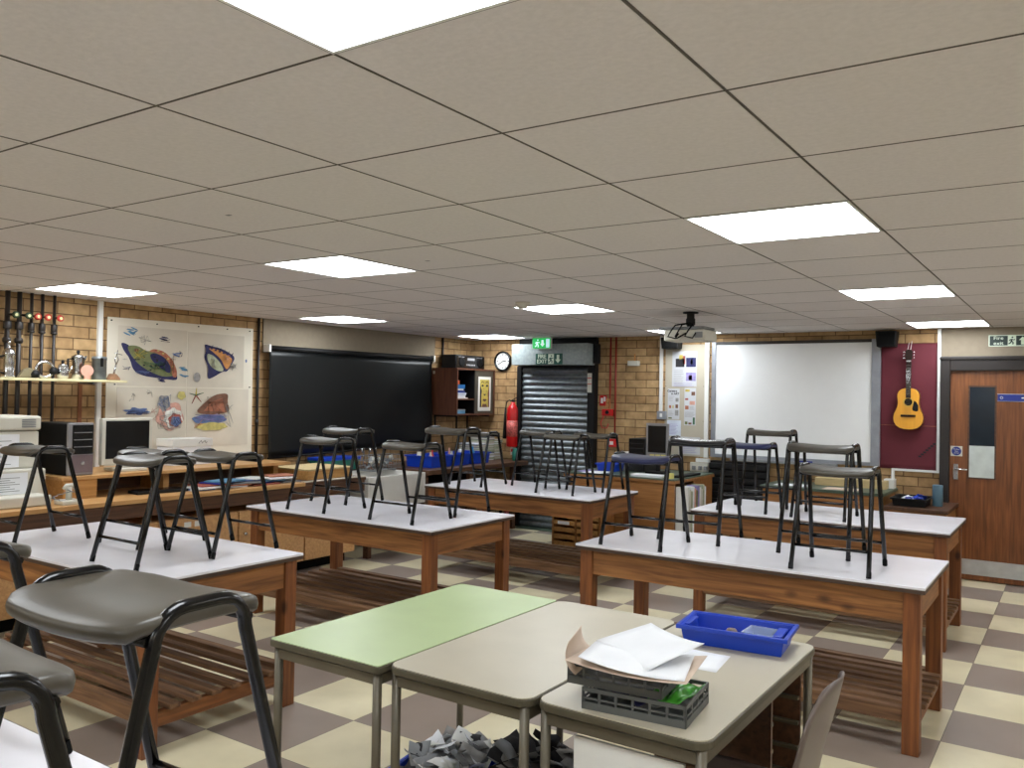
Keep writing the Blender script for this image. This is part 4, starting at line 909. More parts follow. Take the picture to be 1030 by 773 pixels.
bm = NB(); tube(bm, [(SX-.02, 3.505, SZ+.15), (SX-.02, 3.525, SZ+.178)], [.012, .006], 8); obj('spout', bm, m_steel, t)
bm = NB(); poly(bm, [(SX+.05, 3.49+.048*math.cos(a*PI/12), SZ+.065+.044*math.sin(a*PI/12)) for a in range(24)], (.008, 0, 0)); box(bm, SX+.046, SX+.062, 3.47, 3.51, SZ, SZ+.024); tag(obj('pink_clay_disc', bm, m_pink), 'pale pink oval disc standing in front of the coffee maker', 'disc')
t = thing('storage_canister', 'tall silver canister with clip lid on the shelf', 'canister', (SX, 3.625, SZ))
bm = NB(); lathe(bm, [(.05, 0), (.052, .005), (.052, .15), (.055, .152), (.055, .168), (.05, .178), (0, .18)], (SX, 3.615, SZ), 28); obj('can', bm, m_galv, t)
obj('clip', boxes((SX+.05, SX+.06, 3.595, 3.612, SZ+.10, SZ+.165)), m_matte, t)
t = thing('hand_whisk_ornament', 'thin metal tool leaning up from a brown base at the right end of the shelf', 'tool', (SX, 3.73, SZ))
bm = NB(); poly(bm, [(SX-.03, y_, SZ+z_) for y_, z_ in ((3.68, 0), (3.775, 0), (3.77, .02), (3.74, .05), (3.71, .05))], (.06, 0, 0)); obj('base', bm, mat('copper_brown', (150, 112, 84), .4, var=.3, scale=30), t, bevel=.006)
bm = NB(); tube(bm, [(SX, 3.735, SZ+.05), (SX, 3.75, SZ+.12)], [.008, .006], 8); tube(bm, [(SX, 3.75, SZ+.12), (SX, 3.74, SZ+.16), (SX, 3.755, SZ+.20), (SX, 3.77, SZ+.165), (SX, 3.752, SZ+.12)], .004, 6); tube(bm, [(SX, 3.735, SZ+.212), (SX, 3.80, SZ+.20)], .003, 6); tube(bm, [(SX, 3.757, SZ+.2), (SX, 3.762, SZ+.235)], .003, 6); obj('rod', bm, m_steel, t)

# wall cabinet in the corner
CX, cy0, cy1, cz0, cz1 = -6.035, 7.82, 8.585, 1.325, 1.88
t = thing('wall_cabinet', 'open brown wall cabinet in the far left corner', 'cabinet', (-6.22, 8.2, cz0)); th = .018
obj('side_panel', boxes((X0+.001, CX, cy0, cy0+th, cz0, cz1)), m_mahog, t); obj('side_panel', boxes((X0+.001, CX, cy1-th, cy1, cz0, cz1)), m_mahog, t)
obj('top_panel', boxes((X0+.001, CX, cy0+th, cy1-th, cz1-th, cz1)), m_mahog, t); obj('bottom_panel', boxes((X0+.001, CX, cy0+th, cy1-th, cz0, cz0+th)), m_mahog, t)
obj('back_panel', boxes((X0+.001, X0+.008, cy0+th, cy1-th, cz0+th, cz1-th)), m_matte, t); obj('inner_shelf', boxes((X0+.009, CX-.012, cy0+th, 8.17, 1.505, 1.52)), m_mahog, t)
obj('divider', boxes((X0+.009, CX-.012, 8.17, 8.18, cz0+th, cz1-th)), m_matte, t); obj('sliding_door', boxes((CX-.02, CX-.008, 8.185, 8.56, cz0+th, cz1-th)), mat('dark_sliding_glass', (74, 70, 62), .35), t)
obj('corner_label', boxes((X0+.02, X0+.05, cy0-.0012, cy0-.0002, 1.81, 1.845)), m_white, t)
for yy in (7.88, 8.3, 8.52): obj('bracket', boxes((X0+.001, X0+.015, yy, yy+.02, 1.15, cz0), (X0+.0151, CX-.05, yy, yy+.02, cz0-.022, cz0)), m_matte, t)
t = thing('framed_face_drawing', 'yellow drawing of a face in a white mount on the cabinet door', 'picture', (CX, 8.39, 1.38))
obj('mount', boxes((CX-.0075, CX-.003, 8.245, 8.50, 1.375, 1.79)), m_white, t)
obj('drawing', boxes((CX-.0028, CX-.0018, 8.275, 8.47, 1.42, 1.755)), INK['olive'], t)
def fpol(name, pts, m, l=1):
    bm = NB(); poly(bm, [(CX-.0018+.0004*l, 8.275+a*.195, 1.42+b*.335) for a, b in pts], (.0003, 0, 0)); obj(name, bm, m, t)
fpol('hair_shade', [(0, 0), (.16, .0), (.14, .35), (.2, .6), (.06, .75), (0, .9)], INK['black']); fpol('hair_shade', [(1, 0), (.86, .0), (.86, .35), (.82, .5), (.95, .75), (1, .9)], INK['brown'])
for c in (.27, .75): fpol('eye', [(c+.13*math.cos(a*PI/6), .78+.035*math.sin(a*PI/6)) for a in range(12)], INK['black']); fpol('brow', [(c-.17, .86), (c, .92), (c+.17, .86), (c+.15, .89), (c, .95), (c-.15, .9)], INK['black'])
fpol('nose', [(.38, .46), (.5, .42), (.64, .46), (.58, .49), (.5, .47), (.43, .49)], INK['black']); fpol('nose_line', [(.44, .5), (.47, .5), (.44, .72), (.41, .72)], INK['brown'])
fpol('mouth', [(.3, .26), (.42, .31), (.5, .29), (.58, .31), (.72, .26), (.5, .19)], INK['brown']); fpol('mouth_line', [(.3, .255), (.72, .255), (.72, .27), (.3, .27)], INK['black'], 2)
fpol('chin_shade', [(.2, .0), (.8, 0), (.7, .12), (.3, .12)], INK['brown'])
BK = [('blue', .028, .17, INK['blue']), ('white', .02, .21, m_white), ('blue', .024, .15, INK['blue']), ('sky', .018, .2, INK['sky']), ('white', .022, .17, m_paper), ('royal blue', .022, .15, INK['navy']), ('cream', .014, .12, m_offwhite)]
z = 1.5205
for k, (c, h_, w_, m) in enumerate([('buff', .014, .22, m_sugar), ('white', .022, .17, m_paper), ('grey', .014, .18, m_grey), ('pale blue', .02, .19, INK['sky']), ('royal blue', .026, .16, m_signblue), ('cream', .018, .13, m_offwhite), ('blue', .05, .16, mat('book_blue', (24, 96, 160), .5))]):
    pos = ['bottom', 'second from bottom', 'third from bottom', 'fourth from bottom', 'fifth from bottom', 'sixth from bottom', 'topmost'][k]
    t = thing('book', '%s book, %s of the stack on the cabinet shelf' % (c, pos), 'book', (-6.12, 7.95, z), 'books lying in the wall cabinet')
    obj('cover', boxes((-6.24, -6.06, 7.86, 7.86+w_*.95, z, z+.002), (-6.24, -6.06, 7.86, 7.86+w_*.95, z+h_-.002, z+h_), (-6.24, -6.06, 7.86, 7.862, z+.002, z+h_-.002)), m, t); obj('pages', boxes((-6.235, -6.063, 7.8621, 7.858+w_*.95, z+.0021, z+h_-.0021)), m if k > 3 else m_paper, t)
    z += h_+.0005
t = thing('book', 'small orange-red book standing left on the cabinet stack', 'book', (-6.1, 7.87, z)); obj('cover', boxes((-6.2, -6.06, 7.862, 7.90, z, z+.045)), mat('book_orange', (206, 84, 40), .5), t); obj('pages', boxes((-6.195, -6.065, 7.866, 7.896, z+.0451, z+.046)), m_paper, t)
t = thing('folder_pile', 'grey-blue folders lying on the floor of the wall cabinet', 'folder', (-6.12, 7.95, 1.345))
obj('folder', boxes((-6.25, -6.06, 7.85, 8.02, 1.344, 1.38)), INK['sky'], t); obj('folder', boxes((-6.24, -6.065, 7.88, 8.03, 1.3805, 1.395)), m_grey, t)
# radio
t = thing('radio_cassette', 'black and silver boxy radio standing on top of the wall cabinet', 'radio', (-6.2, 8.1, cz1))
obj('body', boxes((-6.36, -6.15, 7.93, 8.51, cz1+.0005, cz1+.165)), m_matte, t, bevel=.006); obj('front_panel', boxes((-6.149, -6.14, 7.94, 8.50, cz1+.012, cz1+.155)), m_dark, t, bevel=.002)
for yy in (8.04, 8.40):
    bm = NB(); lathe(bm, [(.05, .0), (.055, .004), (.04, .006)], (-6.139, yy, cz1+.08), 18, 'X'); obj('speaker_cone', bm, m_rubber, t)
    obj('silver_trim', boxes(*[(-6.1395, -6.137, yy-.06+.03*q, yy-.045+.03*q, cz1+.135, cz1+.142) for q in range(4)]), m_silver, t)
obj('display', boxes((-6.1395, -6.137, 8.15, 8.29, cz1+.10, cz1+.13)), m_silver, t); obj('buttons', boxes(*[(-6.1395, -6.137, 8.13+.03*k, 8.15+.03*k, cz1+.04, cz1+.055) for k in range(6)]), m_silver, t)

# ---------------------------------------------------------------- left counter
WT = .79; CF = -5.5
t = thing('worktop_counter', 'long wooden counter running along the left wall under the shell poster', 'counter', (-5.95, 3.9, 0))
obj('worktop', boxes((X0+.001, CF, 1.6, 5.04, WT-.03, WT)), m_pine, t, bevel=.003)
obj('front_rail', boxes((CF-.06, CF-.02, 1.6, 5.78, WT-.13, WT-.031)), m_dkwood, t)
obj('worktop_dark', boxes((X0+.001, CF-.02, 5.045, 5.80, WT-.03, WT-.002)), m_dkwood, t, bevel=.003)
obj('white_edge', boxes((CF-.06, CF-.02, 5.045, 5.80, WT-.0019, WT+.006)), m_paint, t)
obj('back_panel', boxes((X0+.001, X0+.02, 1.6, 5.8, .1, WT-.031)), m_matte, t)
y_ = 1.62
for k, L_ in enumerate((.7, .7, .7, .7, .7, .62)):
    c = thing('base_cupboard', ['orange wood base cupboard at the near left end under the counter', 'orange wood base cupboard under the printer', 'base cupboard under the computer tower', 'base cupboard bearing small white labels behind the left bench', 'base cupboard seen between the left and middle benches', 'last base cupboard, beside the sink legs'][k], 'cupboard', (-5.95, y_+L_/2, 0), 'wood cupboards under the left counter')
    obj('carcass', boxes((X0+.03, CF-.10, y_, y_+L_-.012, .1, .60)), m_orange, c); obj('plinth', boxes((X0+.05, CF-.2, y_+.01, y_+L_-.02, 0, .0999)), m_rubber, c)
    d = obj('door', boxes((CF-.099, CF-.08, y_+.004, y_+L_-.016, .105, .595)), m_orange, c, bevel=.002)
    bm = NB(); lathe(bm, [(.006, 0), (.006, .015), (.014, .022), (.012, .03), (0, .032)], (CF-.08, y_+.05, .42), 12, 'X'); obj('knob', bm, m_steel, d)
    if k == 3:
        for q in (0, .09): obj('paper_label', boxes((CF-.0798, CF-.079, y_+.2+q, y_+.26+q, .53, .57)), m_white, d)
    y_ += L_
obj('upper_shelf', boxes((X0+.02, -5.78, 3.10, 5.12, .925, .95)), m_pine, t, bevel=.003)
obj('shelf_riser', boxes((-6.2, -5.80, 3.12, 3.36, WT+.0005, .9245)), m_case, t); obj('shelf_riser', boxes((-6.2, -5.9, 3.95, 4.0, WT+.0005, .9245)), m_case, t); obj('shelf_riser', boxes((-6.2, -5.9, 5.03, 5.08, WT+.0005, .9245)), m_case, t)
obj('shelf_riser', boxes((-6.38, -6.2, 3.12, 5.08, WT+.0005, .9245)), m_dkwood, t)
# printer
t = thing('photocopier', 'bulky cream printer with papers taped on its side at the left edge', 'printer', (-6.05, 2.72, WT))
obj('lower_body', boxes((-6.34, -5.80, 2.3, 3.0, WT+.002, 1.02)), m_offwhite, t, bevel=.01); obj('upper_body', boxes((-6.34, -5.88, 2.3, 2.99, 1.021, 1.27)), m_offwhite, t, bevel=.012)
obj('lid', boxes((-6.345, -5.87, 2.28, 3.0, 1.275, 1.37)), m_offwhite, t, bevel=.015); obj('paper_on_lid', boxes((-6.3, -6.0, 2.4, 2.8, 1.3705, 1.373)), m_paper, t)
obj('rear_tray', boxes((-5.795, -5.62, 2.55, 2.95, WT+.002, .86)), m_offwhite, t, bevel=.01)
obj('taped_notice', boxes((-6.3, -5.93, 2.2965, 2.2995, .95, 1.26)), m_paper, t)
for (ya, yb_, za, zb) in ((2.36, 2.86, 1.03, 1.25), (2.40, 2.88, .86, 1.0)):
    obj('taped_notice', boxes((-5.8795 if za > 1 else -5.7995, -5.878 if za > 1 else -5.798, ya, yb_, za, zb)), m_paper, t)
    obj('printed_lines', boxes(*[(-5.8779 if za > 1 else -5.7979, -5.8774 if za > 1 else -5.7974, ya+.03, yb_-.05-.03*(k % 3), za+.02+k*(zb-za-.04)/7, za+.024+k*(zb-za-.04)/7) for k in range(7)]), m_grey, t)
obj('side_grille', boxes(*[(-5.869, -5.866, 2.87, 2.96, 1.295+.012*k, 1.301+.012*k) for k in range(5)]), m_grey, t)
t = thing('telephone', 'cream corded telephone receiver beside the printer on the counter', 'telephone', (-5.6, 3.05, WT))
obj('base', boxes((-5.66, -5.54, 2.98, 3.12, WT+.0005, WT+.03)), m_offwhite, t, bevel=.008)
bm = NB(); tube(bm, [(-5.60, 3.02, WT+.10), (-5.60, 3.035, WT+.125), (-5.60, 3.08, WT+.125), (-5.60, 3.10, WT+.10)], [.018, .014, .014, .018], 10); tube(bm, [(-5.60, 3.05, WT+.03), (-5.60, 3.05, WT+.115)], .02, 10); obj('receiver', bm, m_offwhite, t)
bm = NB(); tube(bm, [(-5.57+.008*math.cos(k*1.3), 3.02+.09*math.sin(k*.11)+.008*math.sin(k*1.3), WT+.10-.0035*min(k, 24)+.002*max(0, k-24)) for k in range(60)], .003, 5); obj('coiled_cord', bm, m_grey, t)
# computer tower
t = thing('computer_tower', 'black and silver desktop computer tower on the raised shelf', 'computer', (-6.0, 3.26, .95))
obj('case', boxes((-6.28, -5.856, 3.165, 3.345, .952, 1.315)), m_matte, t, bevel=.006); obj('front_bezel', boxes((-5.8555, -5.83, 3.162, 3.348, .952, 1.32)), m_silver, t, bevel=.008)
obj('upper_front', boxes((-5.8298, -5.824, 3.19, 3.34, 1.10, 1.305)), m_dark, t, bevel=.003); obj('lower_front', boxes((-5.8298, -5.826, 3.19, 3.34, .97, 1.095)), m_mauve, t)
for zz in (1.15, 1.20, 1.25): obj('drive_bay_line', boxes((-5.8239, -5.822, 3.20, 3.33, zz, zz+.005)), m_silver, t)
bm = NB(); lathe(bm, [(.014, 0), (.014, .004)], (-5.8258, 3.265, 1.035), 14, 'X'); obj('power_button', bm, m_steel, t)
# cream monitor
t = thing('cream_monitor', 'square monitor with cream frame and dark screen on the raised shelf', 'monitor', (-5.98, 3.68, .95))
obj('bezel', boxes((-6.0, -5.955, 3.48, 3.885, 1.0, 1.345)), m_offwhite, t, bevel=.006); obj('screen', boxes((-5.9548, -5.953, 3.508, 3.857, 1.045, 1.325)), m_dark, t)
obj('stand', boxes((-6.02, -5.985, 3.64, 3.73, .97, 1.10)), m_offwhite, t); obj('stand_base', boxes((-6.08, -5.88, 3.57, 3.80, .951, .972)), m_offwhite, t, bevel=.005)
t = thing('keyboard', 'black keyboard on the lower counter under the cream monitor', 'keyboard', (-5.72, 3.78, WT))
bm = NB(); obox(bm, (-5.76, 3.82, WT+.012), (.15, .40, .022), rz=-.1); obj('body', bm, m_matte, t, bevel=.003)
bm = NB()
for a in range(5):
    for b_ in range(14): obox(bm, (-5.76+(a-2)*.026+(b_-6.5)*.0026, 3.82+(b_-6.5)*.026-(a-2)*.0026, WT+.0255), (.02, .021, .005), rz=-.1)
obj('keys', bm, m_dark, t)
bm = NB(); lathe(bm, [(0, 0), (.03, .001), (.033, .012), (.02, .03), (0, .034)], (-5.63, 4.04, WT+.0005), 16); o = tag(obj('computer_mouse', bm, m_white), 'white computer mouse on the lower counter beside the keyboard', 'mouse')
# ream of paper box
t = thing('paper_box', 'white cardboard box lid marked with handwriting on the raised shelf', 'box', (-6.15, 4.25, .95))
obj('box_body', boxes((-6.28, -6.06, 4.14, 4.50, .951, 1.10)), m_paper, t, bevel=.003); obj('box_lid', boxes((-6.285, -6.055, 4.135, 4.51, 1.101, 1.165)), m_white, t, bevel=.003)
bm = NB(); tube(bm, [(-6.0535, 4.37+.012*k, 1.125+.012*((k*7) % 3)) for k in range(8)], .002, 4); obj('handwriting', bm, INK['black'], t)
# magazines and books between the shelves
mc = [INK['blue'], m_white, INK['red'], m_signblue, INK['sky'], m_paper, INK['rust'], m_grey]
labs = ['white', 'blue', 'pale grey', 'red and white', 'dark blue', 'sky blue', 'cream', 'grey-blue']
for k in range(16):
    yy = 4.12+.058*k; n = k % 4
    c = k % 8
    t = thing('magazine', '%s magazine lying on the lower counter, towards the %s' % (['blue', 'white', 'red', 'royal blue', 'sky blue', 'cream', 'rust coloured', 'grey'][c], 'cream monitor' if k < 8 else 'wooden case'), 'magazine', (-5.68, yy, WT), 'magazines lying between the counter and raised shelf')
    z_ = WT+.001+.0105*(k//2 if k < 10 else 5-(k-10)//3) ; z_ = WT+.0008+(k % 5)*.0125+.0001*k
    bm = NB(); obox(bm, (-5.70+.03*math.sin(k*2.1), yy, z_+.005), (.20, .26 if k % 3 else .18, .0085), rz=random.uniform(-.35, .35)); obj('cover', bm, mc[c], t)
# wooden case, tub, wire basket
t = thing('wooden_art_case', 'shallow pale wooden case lying on the dark counter end', 'case', (-5.8, 5.42, WT))
obj('case_body', boxes((-6.1, -5.62, 5.17, 5.72, WT+.0005, .87)), m_case, t, bevel=.004); obj('case_lid', boxes((-6.105, -5.615, 5.165, 5.725, .871, .885)), m_box, t, bevel=.003)
t = tray('storage_tub', 'teal tub with bright blue lid behind the wooden case', -6.33, -6.12, 5.84, 6.32, WT, .10, m_teal, cat='tub'); obj('lid', boxes((-6.345, -6.105, 5.825, 6.335, .893, .92)), m_blue, t, bevel=.004)
# sink unit
t = thing('ceramic_sink', 'big white ceramic sink trough standing between the counters', 'sink', (-5.83, 6.25, .45))
bm = NB(); x0, x1, y0, y1, z0, z1, q = -6.15, -5.52, 5.83, 6.66, .47, .775, .03
box(bm, x0, x1, y0, y0+q, z0, z1); box(bm, x0, x1, y1-q, y1, z0, z1); box(bm, x0, x0+q, y0+q, y1-q, z0, z1); box(bm, x1-q, x1, y0+q, y1-q, z0, z1); box(bm, x0+q, x1-q, y0+q, y1-q, z0, z0+q)
obj('basin', bm, m_sink, t, bevel=.006)
for yy in (5.9, 6.54): obj('stand_leg', boxes((-5.64, -5.58, yy, yy+.05, 0, .469)), m_dkwood, t); obj('stand_leg', boxes((-6.1, -6.04, yy, yy+.05, 0, .469)), m_dkwood, t)
obj('drainer', boxes((-6.41, -6.16, 5.83, 6.66, .74, .79)), m_dkwood, t)
for yy in (6.4, 6.52, 6.6):
    bm = NB(); tube(bm, [(-6.25, yy, .79), (-6.25, yy, .96), (-6.22, yy, .99), (-6.16, yy, .985), (-6.15, yy, .95)], .009, 8); tap = obj('tap', bm, m_steel, t); bm = NB(); obox(bm, (-6.25, yy, .985), (.05, .008, .01)); obox(bm, (-6.25, yy, .985), (.008, .05, .01)); obj('tap_head', bm, m_steel, tap)
# basket of brushes etc
t = thing('wire_basket', 'grey wire basket of jars and brushes behind the sink', 'basket', (-6.0, 6.5, .78))
bm = NB(); bx0, bx1, by0, by1 = -6.10, -5.93, 6.28, 6.75
for k in range(13):
    yy = by0+(by1-by0)*k/12; tube(bm, [(bx1, yy, .782), (bx1, yy, .93)], .0022, 4); tube(bm, [(bx0, yy, .782), (bx0, yy, .93)], .0022, 4); tube(bm, [(bx0, yy, .782), (bx1, yy, .782)], .0022, 4)
for zz in (.79, .83, .88, .93): tube(bm, [(bx0, by0, zz), (bx1, by0, zz), (bx1, by1, zz), (bx0, by1, zz)], .003, 4, True)
obj('wires', bm, m_grey, t)
bm = NB(); heap(bm, bx0+.04, bx1-.03, by0+.05, by1-.05, .80, .9, 50, .07, 4, 1.2); tag(obj('basket_contents', bm, [m_grey, m_offwhite, INK['brown'], m_galv], solid=.003), 'jumble of small grey and cream bits inside the wire basket', 'bits', kind='stuff')
for q in (.0,): obj('support_bar', boxes((-6.12, -5.9, 6.3, 6.34, .7755, .7815), (-6.12, -5.9, 6.6, 6.64, .7755, .7815)), m_galv, t)
# rear-left counter
t = thing('side_counter', 'dark wooden counter in the far left corner loaded with blue trays', 'counter', (-5.9, 7.6, 0))
obj('worktop', boxes((X0+.001, -5.5, 6.68, 8.55, .74, .79)), m_dkwood, t, bevel=.004)
for ya in (6.68, 7.45, 8.3): obj('leg', boxes((-5.6, -5.55, ya, ya+.06, 0, .739)), m_dkwood, t)
obj('lower_shelf', boxes((X0+.02, -5.62, 6.75, 8.29, .3, .33)), m_dkwood, t)
obj('back_panel', boxes((X0+.001, X0+.018, 6.68, 8.55, 0, .739)), m_matte, t)
for k, (xa, xb, ya, yb_, lab) in enumerate(((-6.0, -5.64, 6.9, 7.25, 'blue plastic tray beside the sink, nearest of the counter trays'), (-6.02, -5.66, 7.29, 7.6, 'middle blue plastic tray on the far left counter'), (-6.02, -5.66, 7.64, 7.98, 'blue tray nearest the paper stacks on the far left counter'))):
    tray('storage_tray', lab, xa, xb, ya, yb_, .7905, .125, m_blue, cat='tray', group='blue trays on the far left counter')
for (x_, y_, h_, r_, m, lab) in ((-5.8, 7.10, .17, .02, m_red, 'red handled tool sticking up from the nearest counter tray'), (-5.8, 7.40, .15, .025, m_paper, 'white bottle standing in the middle counter tray'), (-5.86, 7.52, .14, .022, m_offwhite, 'cream bottle behind the white one in the middle tray'), (-5.8, 7.82, .18, .032, mat('sky_bottle', (40, 130, 190), .4), 'sky blue bottle standing in the tray by the paper stacks')):
    bm = NB(); lathe(bm, [(r_*.9, 0), (r_, .01), (r_, h_*.7), (r_*.5, h_*.8), (r_*.5, h_), (0, h_)], (x_, y_, .795), 14); tag(obj('bottle', bm, m), lab, 'bottle')
for (x_, y_, h_, r_, m, lab) in ((-5.74, 7.0, .16, .016, m_sugar, 'thin pinkish brush handle leaning in the tray beside the sink'), (-5.9, 7.0, .15, .03, m_offwhite, 'wide cream jar at the back of the tray beside the sink'),
        (-5.74, 7.32, .19, .012, m_pink, 'tall slim pink handle in the middle counter tray'), (-5.9, 7.36, .16, .035, m_grey, 'wide grey jar at the back of the middle counter tray'),
        (-5.9, 7.72, .15, .03, m_paper, 'white tub at the back of the tray by the paper stacks'), (-5.74, 7.92, .15, .02, m_teal, 'small teal bottle at the far end of the tray by the paper stacks')):
    bm = NB(); lathe(bm, [(r_*.9, 0), (r_, .01), (r_, h_*.75), (r_*.7, h_*.82), (r_*.7, h_), (0, h_)], (x_, y_, .795), 14); tag(obj('bottle', bm, m), lab, 'bottle')
for k, (ya, yb_, h_) in enumerate(((8.02, 8.20, .20), (8.22, 8.38, .27), (8.4, 8.54, .24))):
    t = thing('paper_stack', ['left stack of pale exercise books on the far left counter', 'tallest stack of pale exercise books under the wall cabinet', 'stack of pale exercise books nearest the fire extinguisher'][k], 'paper stack', (-6.0, (ya+yb_)/2, .79), 'stacks of exercise books in the corner')
    z_ = .7905; n = 0
    while z_ < .79+h_:
        d_ = random.uniform(.008, .016); dx = random.uniform(-.012, .012); obj('exercise_book', boxes((-6.15+dx, -5.88+dx, ya+.004+abs(dx)*.2, yb_-.004, z_, z_+d_)), random.choice([m_paper, m_offwhite, m_grey, INK['pale'], m_paint]), t); z_ += d_+.001; n += 1
bm = NB(); heap(bm, -6.1, -5.95, 8.25, 8.36, 1.075, 1.10, 8, .08, 3, .5); tag(obj('crumpled_things', bm, [m_paper, m_red, m_pink], solid=.003), 'crumpled white and red scraps on top of the tallest paper stack', 'scraps', kind='stuff')
bm = NB(); lathe(bm, [(.032, 0), (.036, .005), (.036, .10), (.03, .115), (.03, .145), (0, .146)], (-5.62, 8.44, .7905), 16); tag(obj('teal_pot', bm, m_teal), 'small teal pot at the right end of the far left counter', 'pot')

# ---------------------------------------------------------------- teacher desk and computer
TDH = .81; tx0, tx1, ty0, ty1 = -4.33, -3.14, 7.40, 8.42
t = thing('teacher_desk', 'large wooden desk with dark green top beside the roller shutter', 'desk', (-3.75, 7.9, 0))
obj('desktop', boxes((tx0, tx1, ty0, ty1, TDH-.012, TDH)), m_dgreen, t); obj('top_edge', boxes((tx0-.004, tx1+.004, ty0-.004, ty1+.004, TDH-.04, TDH-.0121)), m_deskwood, t, bevel=.003)
obj('front_panel', boxes((-4.0, tx1-.01, ty0+.02, ty0+.04, .04, TDH-.041)), m_deskwood, t); obj('side_panel', boxes((tx1-.03, tx1-.012, ty0+.50, ty1-.02, .04, TDH-.041)), m_deskwood, t)
obj('back_panel', boxes((tx0+.02, tx1-.02, ty1-.04, ty1-.02, .04, TDH-.041)), m_deskwood, t)
obj('top_rail', boxes((tx0+.02, -4.0, ty0+.02, ty0+.04, TDH-.13, TDH-.041)), m_deskwood, t)
obj('leg', boxes((tx0+.02, tx0+.07, ty0+.02, ty0+.07, 0, TDH-.041)), m_deskwood, t); obj('leg', boxes((tx0+.02, tx0+.07, ty1-.09, ty1-.0405, 0, TDH-.041)), m_deskwood, t); obj('leg', boxes((tx1-.08, tx1-.0305, ty0+.041, ty0+.09, 0, TDH-.041)), m_deskwood, t); obj('leg', boxes((tx1-.08, tx1-.0305, ty1-.09, ty1-.0405, 0, TDH-.041)), m_deskwood, t)
t = thing('drawer_unit', 'low wooden unit of shallow open drawers seen beneath the far bench', 'drawer unit', (-4.05, 7.3, 0))
dx0, dx1, dy0, dy1 = -4.28, -3.75, 7.10, 7.38
obj('carcass', boxes((dx0, dx0+.02, dy0, dy1, .12, .46), (dx1-.02, dx1, dy0, dy1, .12, .46), (dx0+.02, dx1-.02, dy1-.01, dy1, .12, .46), (dx0, dx1, dy0, dy1, .46, .48), (dx0, dx1, dy0, dy1, .10, .12), (-4.03, -4.01, dy0, dy1-.01, .12, .46)), m_deskwood, t)
obj('base', boxes((dx0+.03, dx1-.03, dy0+.03, dy1-.02, 0, .0999)), m_matte, t)
for c in range(2):
    for k in range(5):
        xa = dx0+.022+c*.252; za = .125+k*.067; d = obj('drawer_front', boxes((xa, xa+.226, dy0+.004, dy0+.02, za, za+.042)), m_case, t)
        if k == 3 and c == 0: obj('drawer_label', boxes((xa+.04, xa+.17, dy0+.002, dy0+.0038, za+.005, za+.036)), m_paper, d)
# hanging files under desk right side
FC = [m_white, m_offwhite, INK['pale'], m_paper, INK['pinkish'], INK['green'], INK['lilac']]
for k in range(11):
    y_ = 7.46+k*.042; z1 = .74-.02*(k % 3)
    t_ = tag(obj('file_folder', boxes((-3.15, -3.03, y_, y_+.034, .25, z1)), FC[k % 7]), 'tall pale file folder in the row at the open end of the teacher desk', 'folder', 'file folders standing under the teacher desk')
tag(obj('file_rack', boxes((-3.17, -3.02, 7.44, 7.93, .2, .249), (-3.165, -3.155, 7.44, 7.93, 0, .1999), (-3.03, -3.022, 7.44, 7.93, 0, .1999)), m_white), 'white base carrying the upright file folders beside the teacher desk', 'rack')
t = thing('black_computer', 'black desktop computer standing on the green-topped desk', 'computer', (-3.75, 8.05, TDH))
obj('case', boxes((-3.87, -3.69, 7.92, 8.3, TDH+.001, 1.15)), m_matte, t, bevel=.006); obj('front_bezel', boxes((-3.865, -3.695, 7.912, 7.9195, TDH+.006, 1.145)), m_dark, t)
for zz in (1.0, 1.05, 1.1): obj('drive_bay_line', boxes((-3.855, -3.705, 7.909, 7.9118, zz, zz+.003)), m_frame, t)
t = thing('desk_monitor', 'slim monitor with silver frame angled on the green-topped desk', 'monitor', (-3.55, 7.95, TDH))
for nm, a in (('bezel', (0, 0, 0, .24, .03, .33, m_silver)), ('screen', (.0, -.0165, .005, .195, .003, .27, m_dark))):
    bm = NB(); obox(bm, (-3.55+a[0], 7.92+a[1], 1.15+a[2]), (a[3], a[4], a[5])); obj(nm, bm, a[6], t, bevel=.003)
obj('stand', boxes((-3.57, -3.53, 7.936, 7.96, TDH+.02, 1.02)), m_matte, t); obj('stand_base', boxes((-3.65, -3.45, 7.85, 8.02, TDH+.001, TDH+.02)), m_matte, t)
for k, xx in enumerate((-3.62, -3.56, -3.50)): tag(obj('sticky_note', boxes((xx, xx+.048, 7.896, 7.8995, .955, 1.003)), m_yellow), ['left', 'middle', 'right'][k]+' of the yellow sticky notes along the bottom of the slim monitor', 'note', 'yellow sticky notes')
tag(obj('yellow_note_pad', boxes((-3.27, -3.20, 7.48, 7.53, TDH+.0005, TDH+.05)), m_yellow), 'yellow pad of notes at the front edge of the green desk', 'note pad')
tag(obj('white_folder', boxes((-3.62, -3.30, 7.46, 7.60, TDH+.0005, TDH+.022)), m_paper, bevel=.002), 'flat white folder at the front of the green-topped desk', 'folder')
t = tray('storage_tray', 'small blue tray on the left of the green-topped desk', -4.15, -3.93, 7.75, 7.95, TDH+.0005, .08, m_blue)
tag(obj('open_document_box', boxes((-4.0, -3.90, 7.98, 8.2, TDH+.001, 1.0)), m_white, bevel=.004), 'white document box left of the black computer', 'box')
for k, (xa, ya, c) in enumerate(((-4.28, 7.55, 'left'), (-4.16, 7.45, 'front'), (-4.22, 8.0, 'rear'))): tag(obj('loose_paper', boxes((xa, xa+.21, ya, ya+.26, TDH+.0006+.0012*k, TDH+.0014+.0012*k)), INK['lilac'] if k == 0 else m_paper), c+' loose sheet near the left end of the green desk', 'paper', 'loose sheets on the green desk')
tag(obj('flat_tablet', boxes((-3.25, -3.16, 7.6, 8.1, TDH+.0005, TDH+.02)), m_matte, bevel=.002), 'flat black device lying on the right edge of the green desk', 'device')
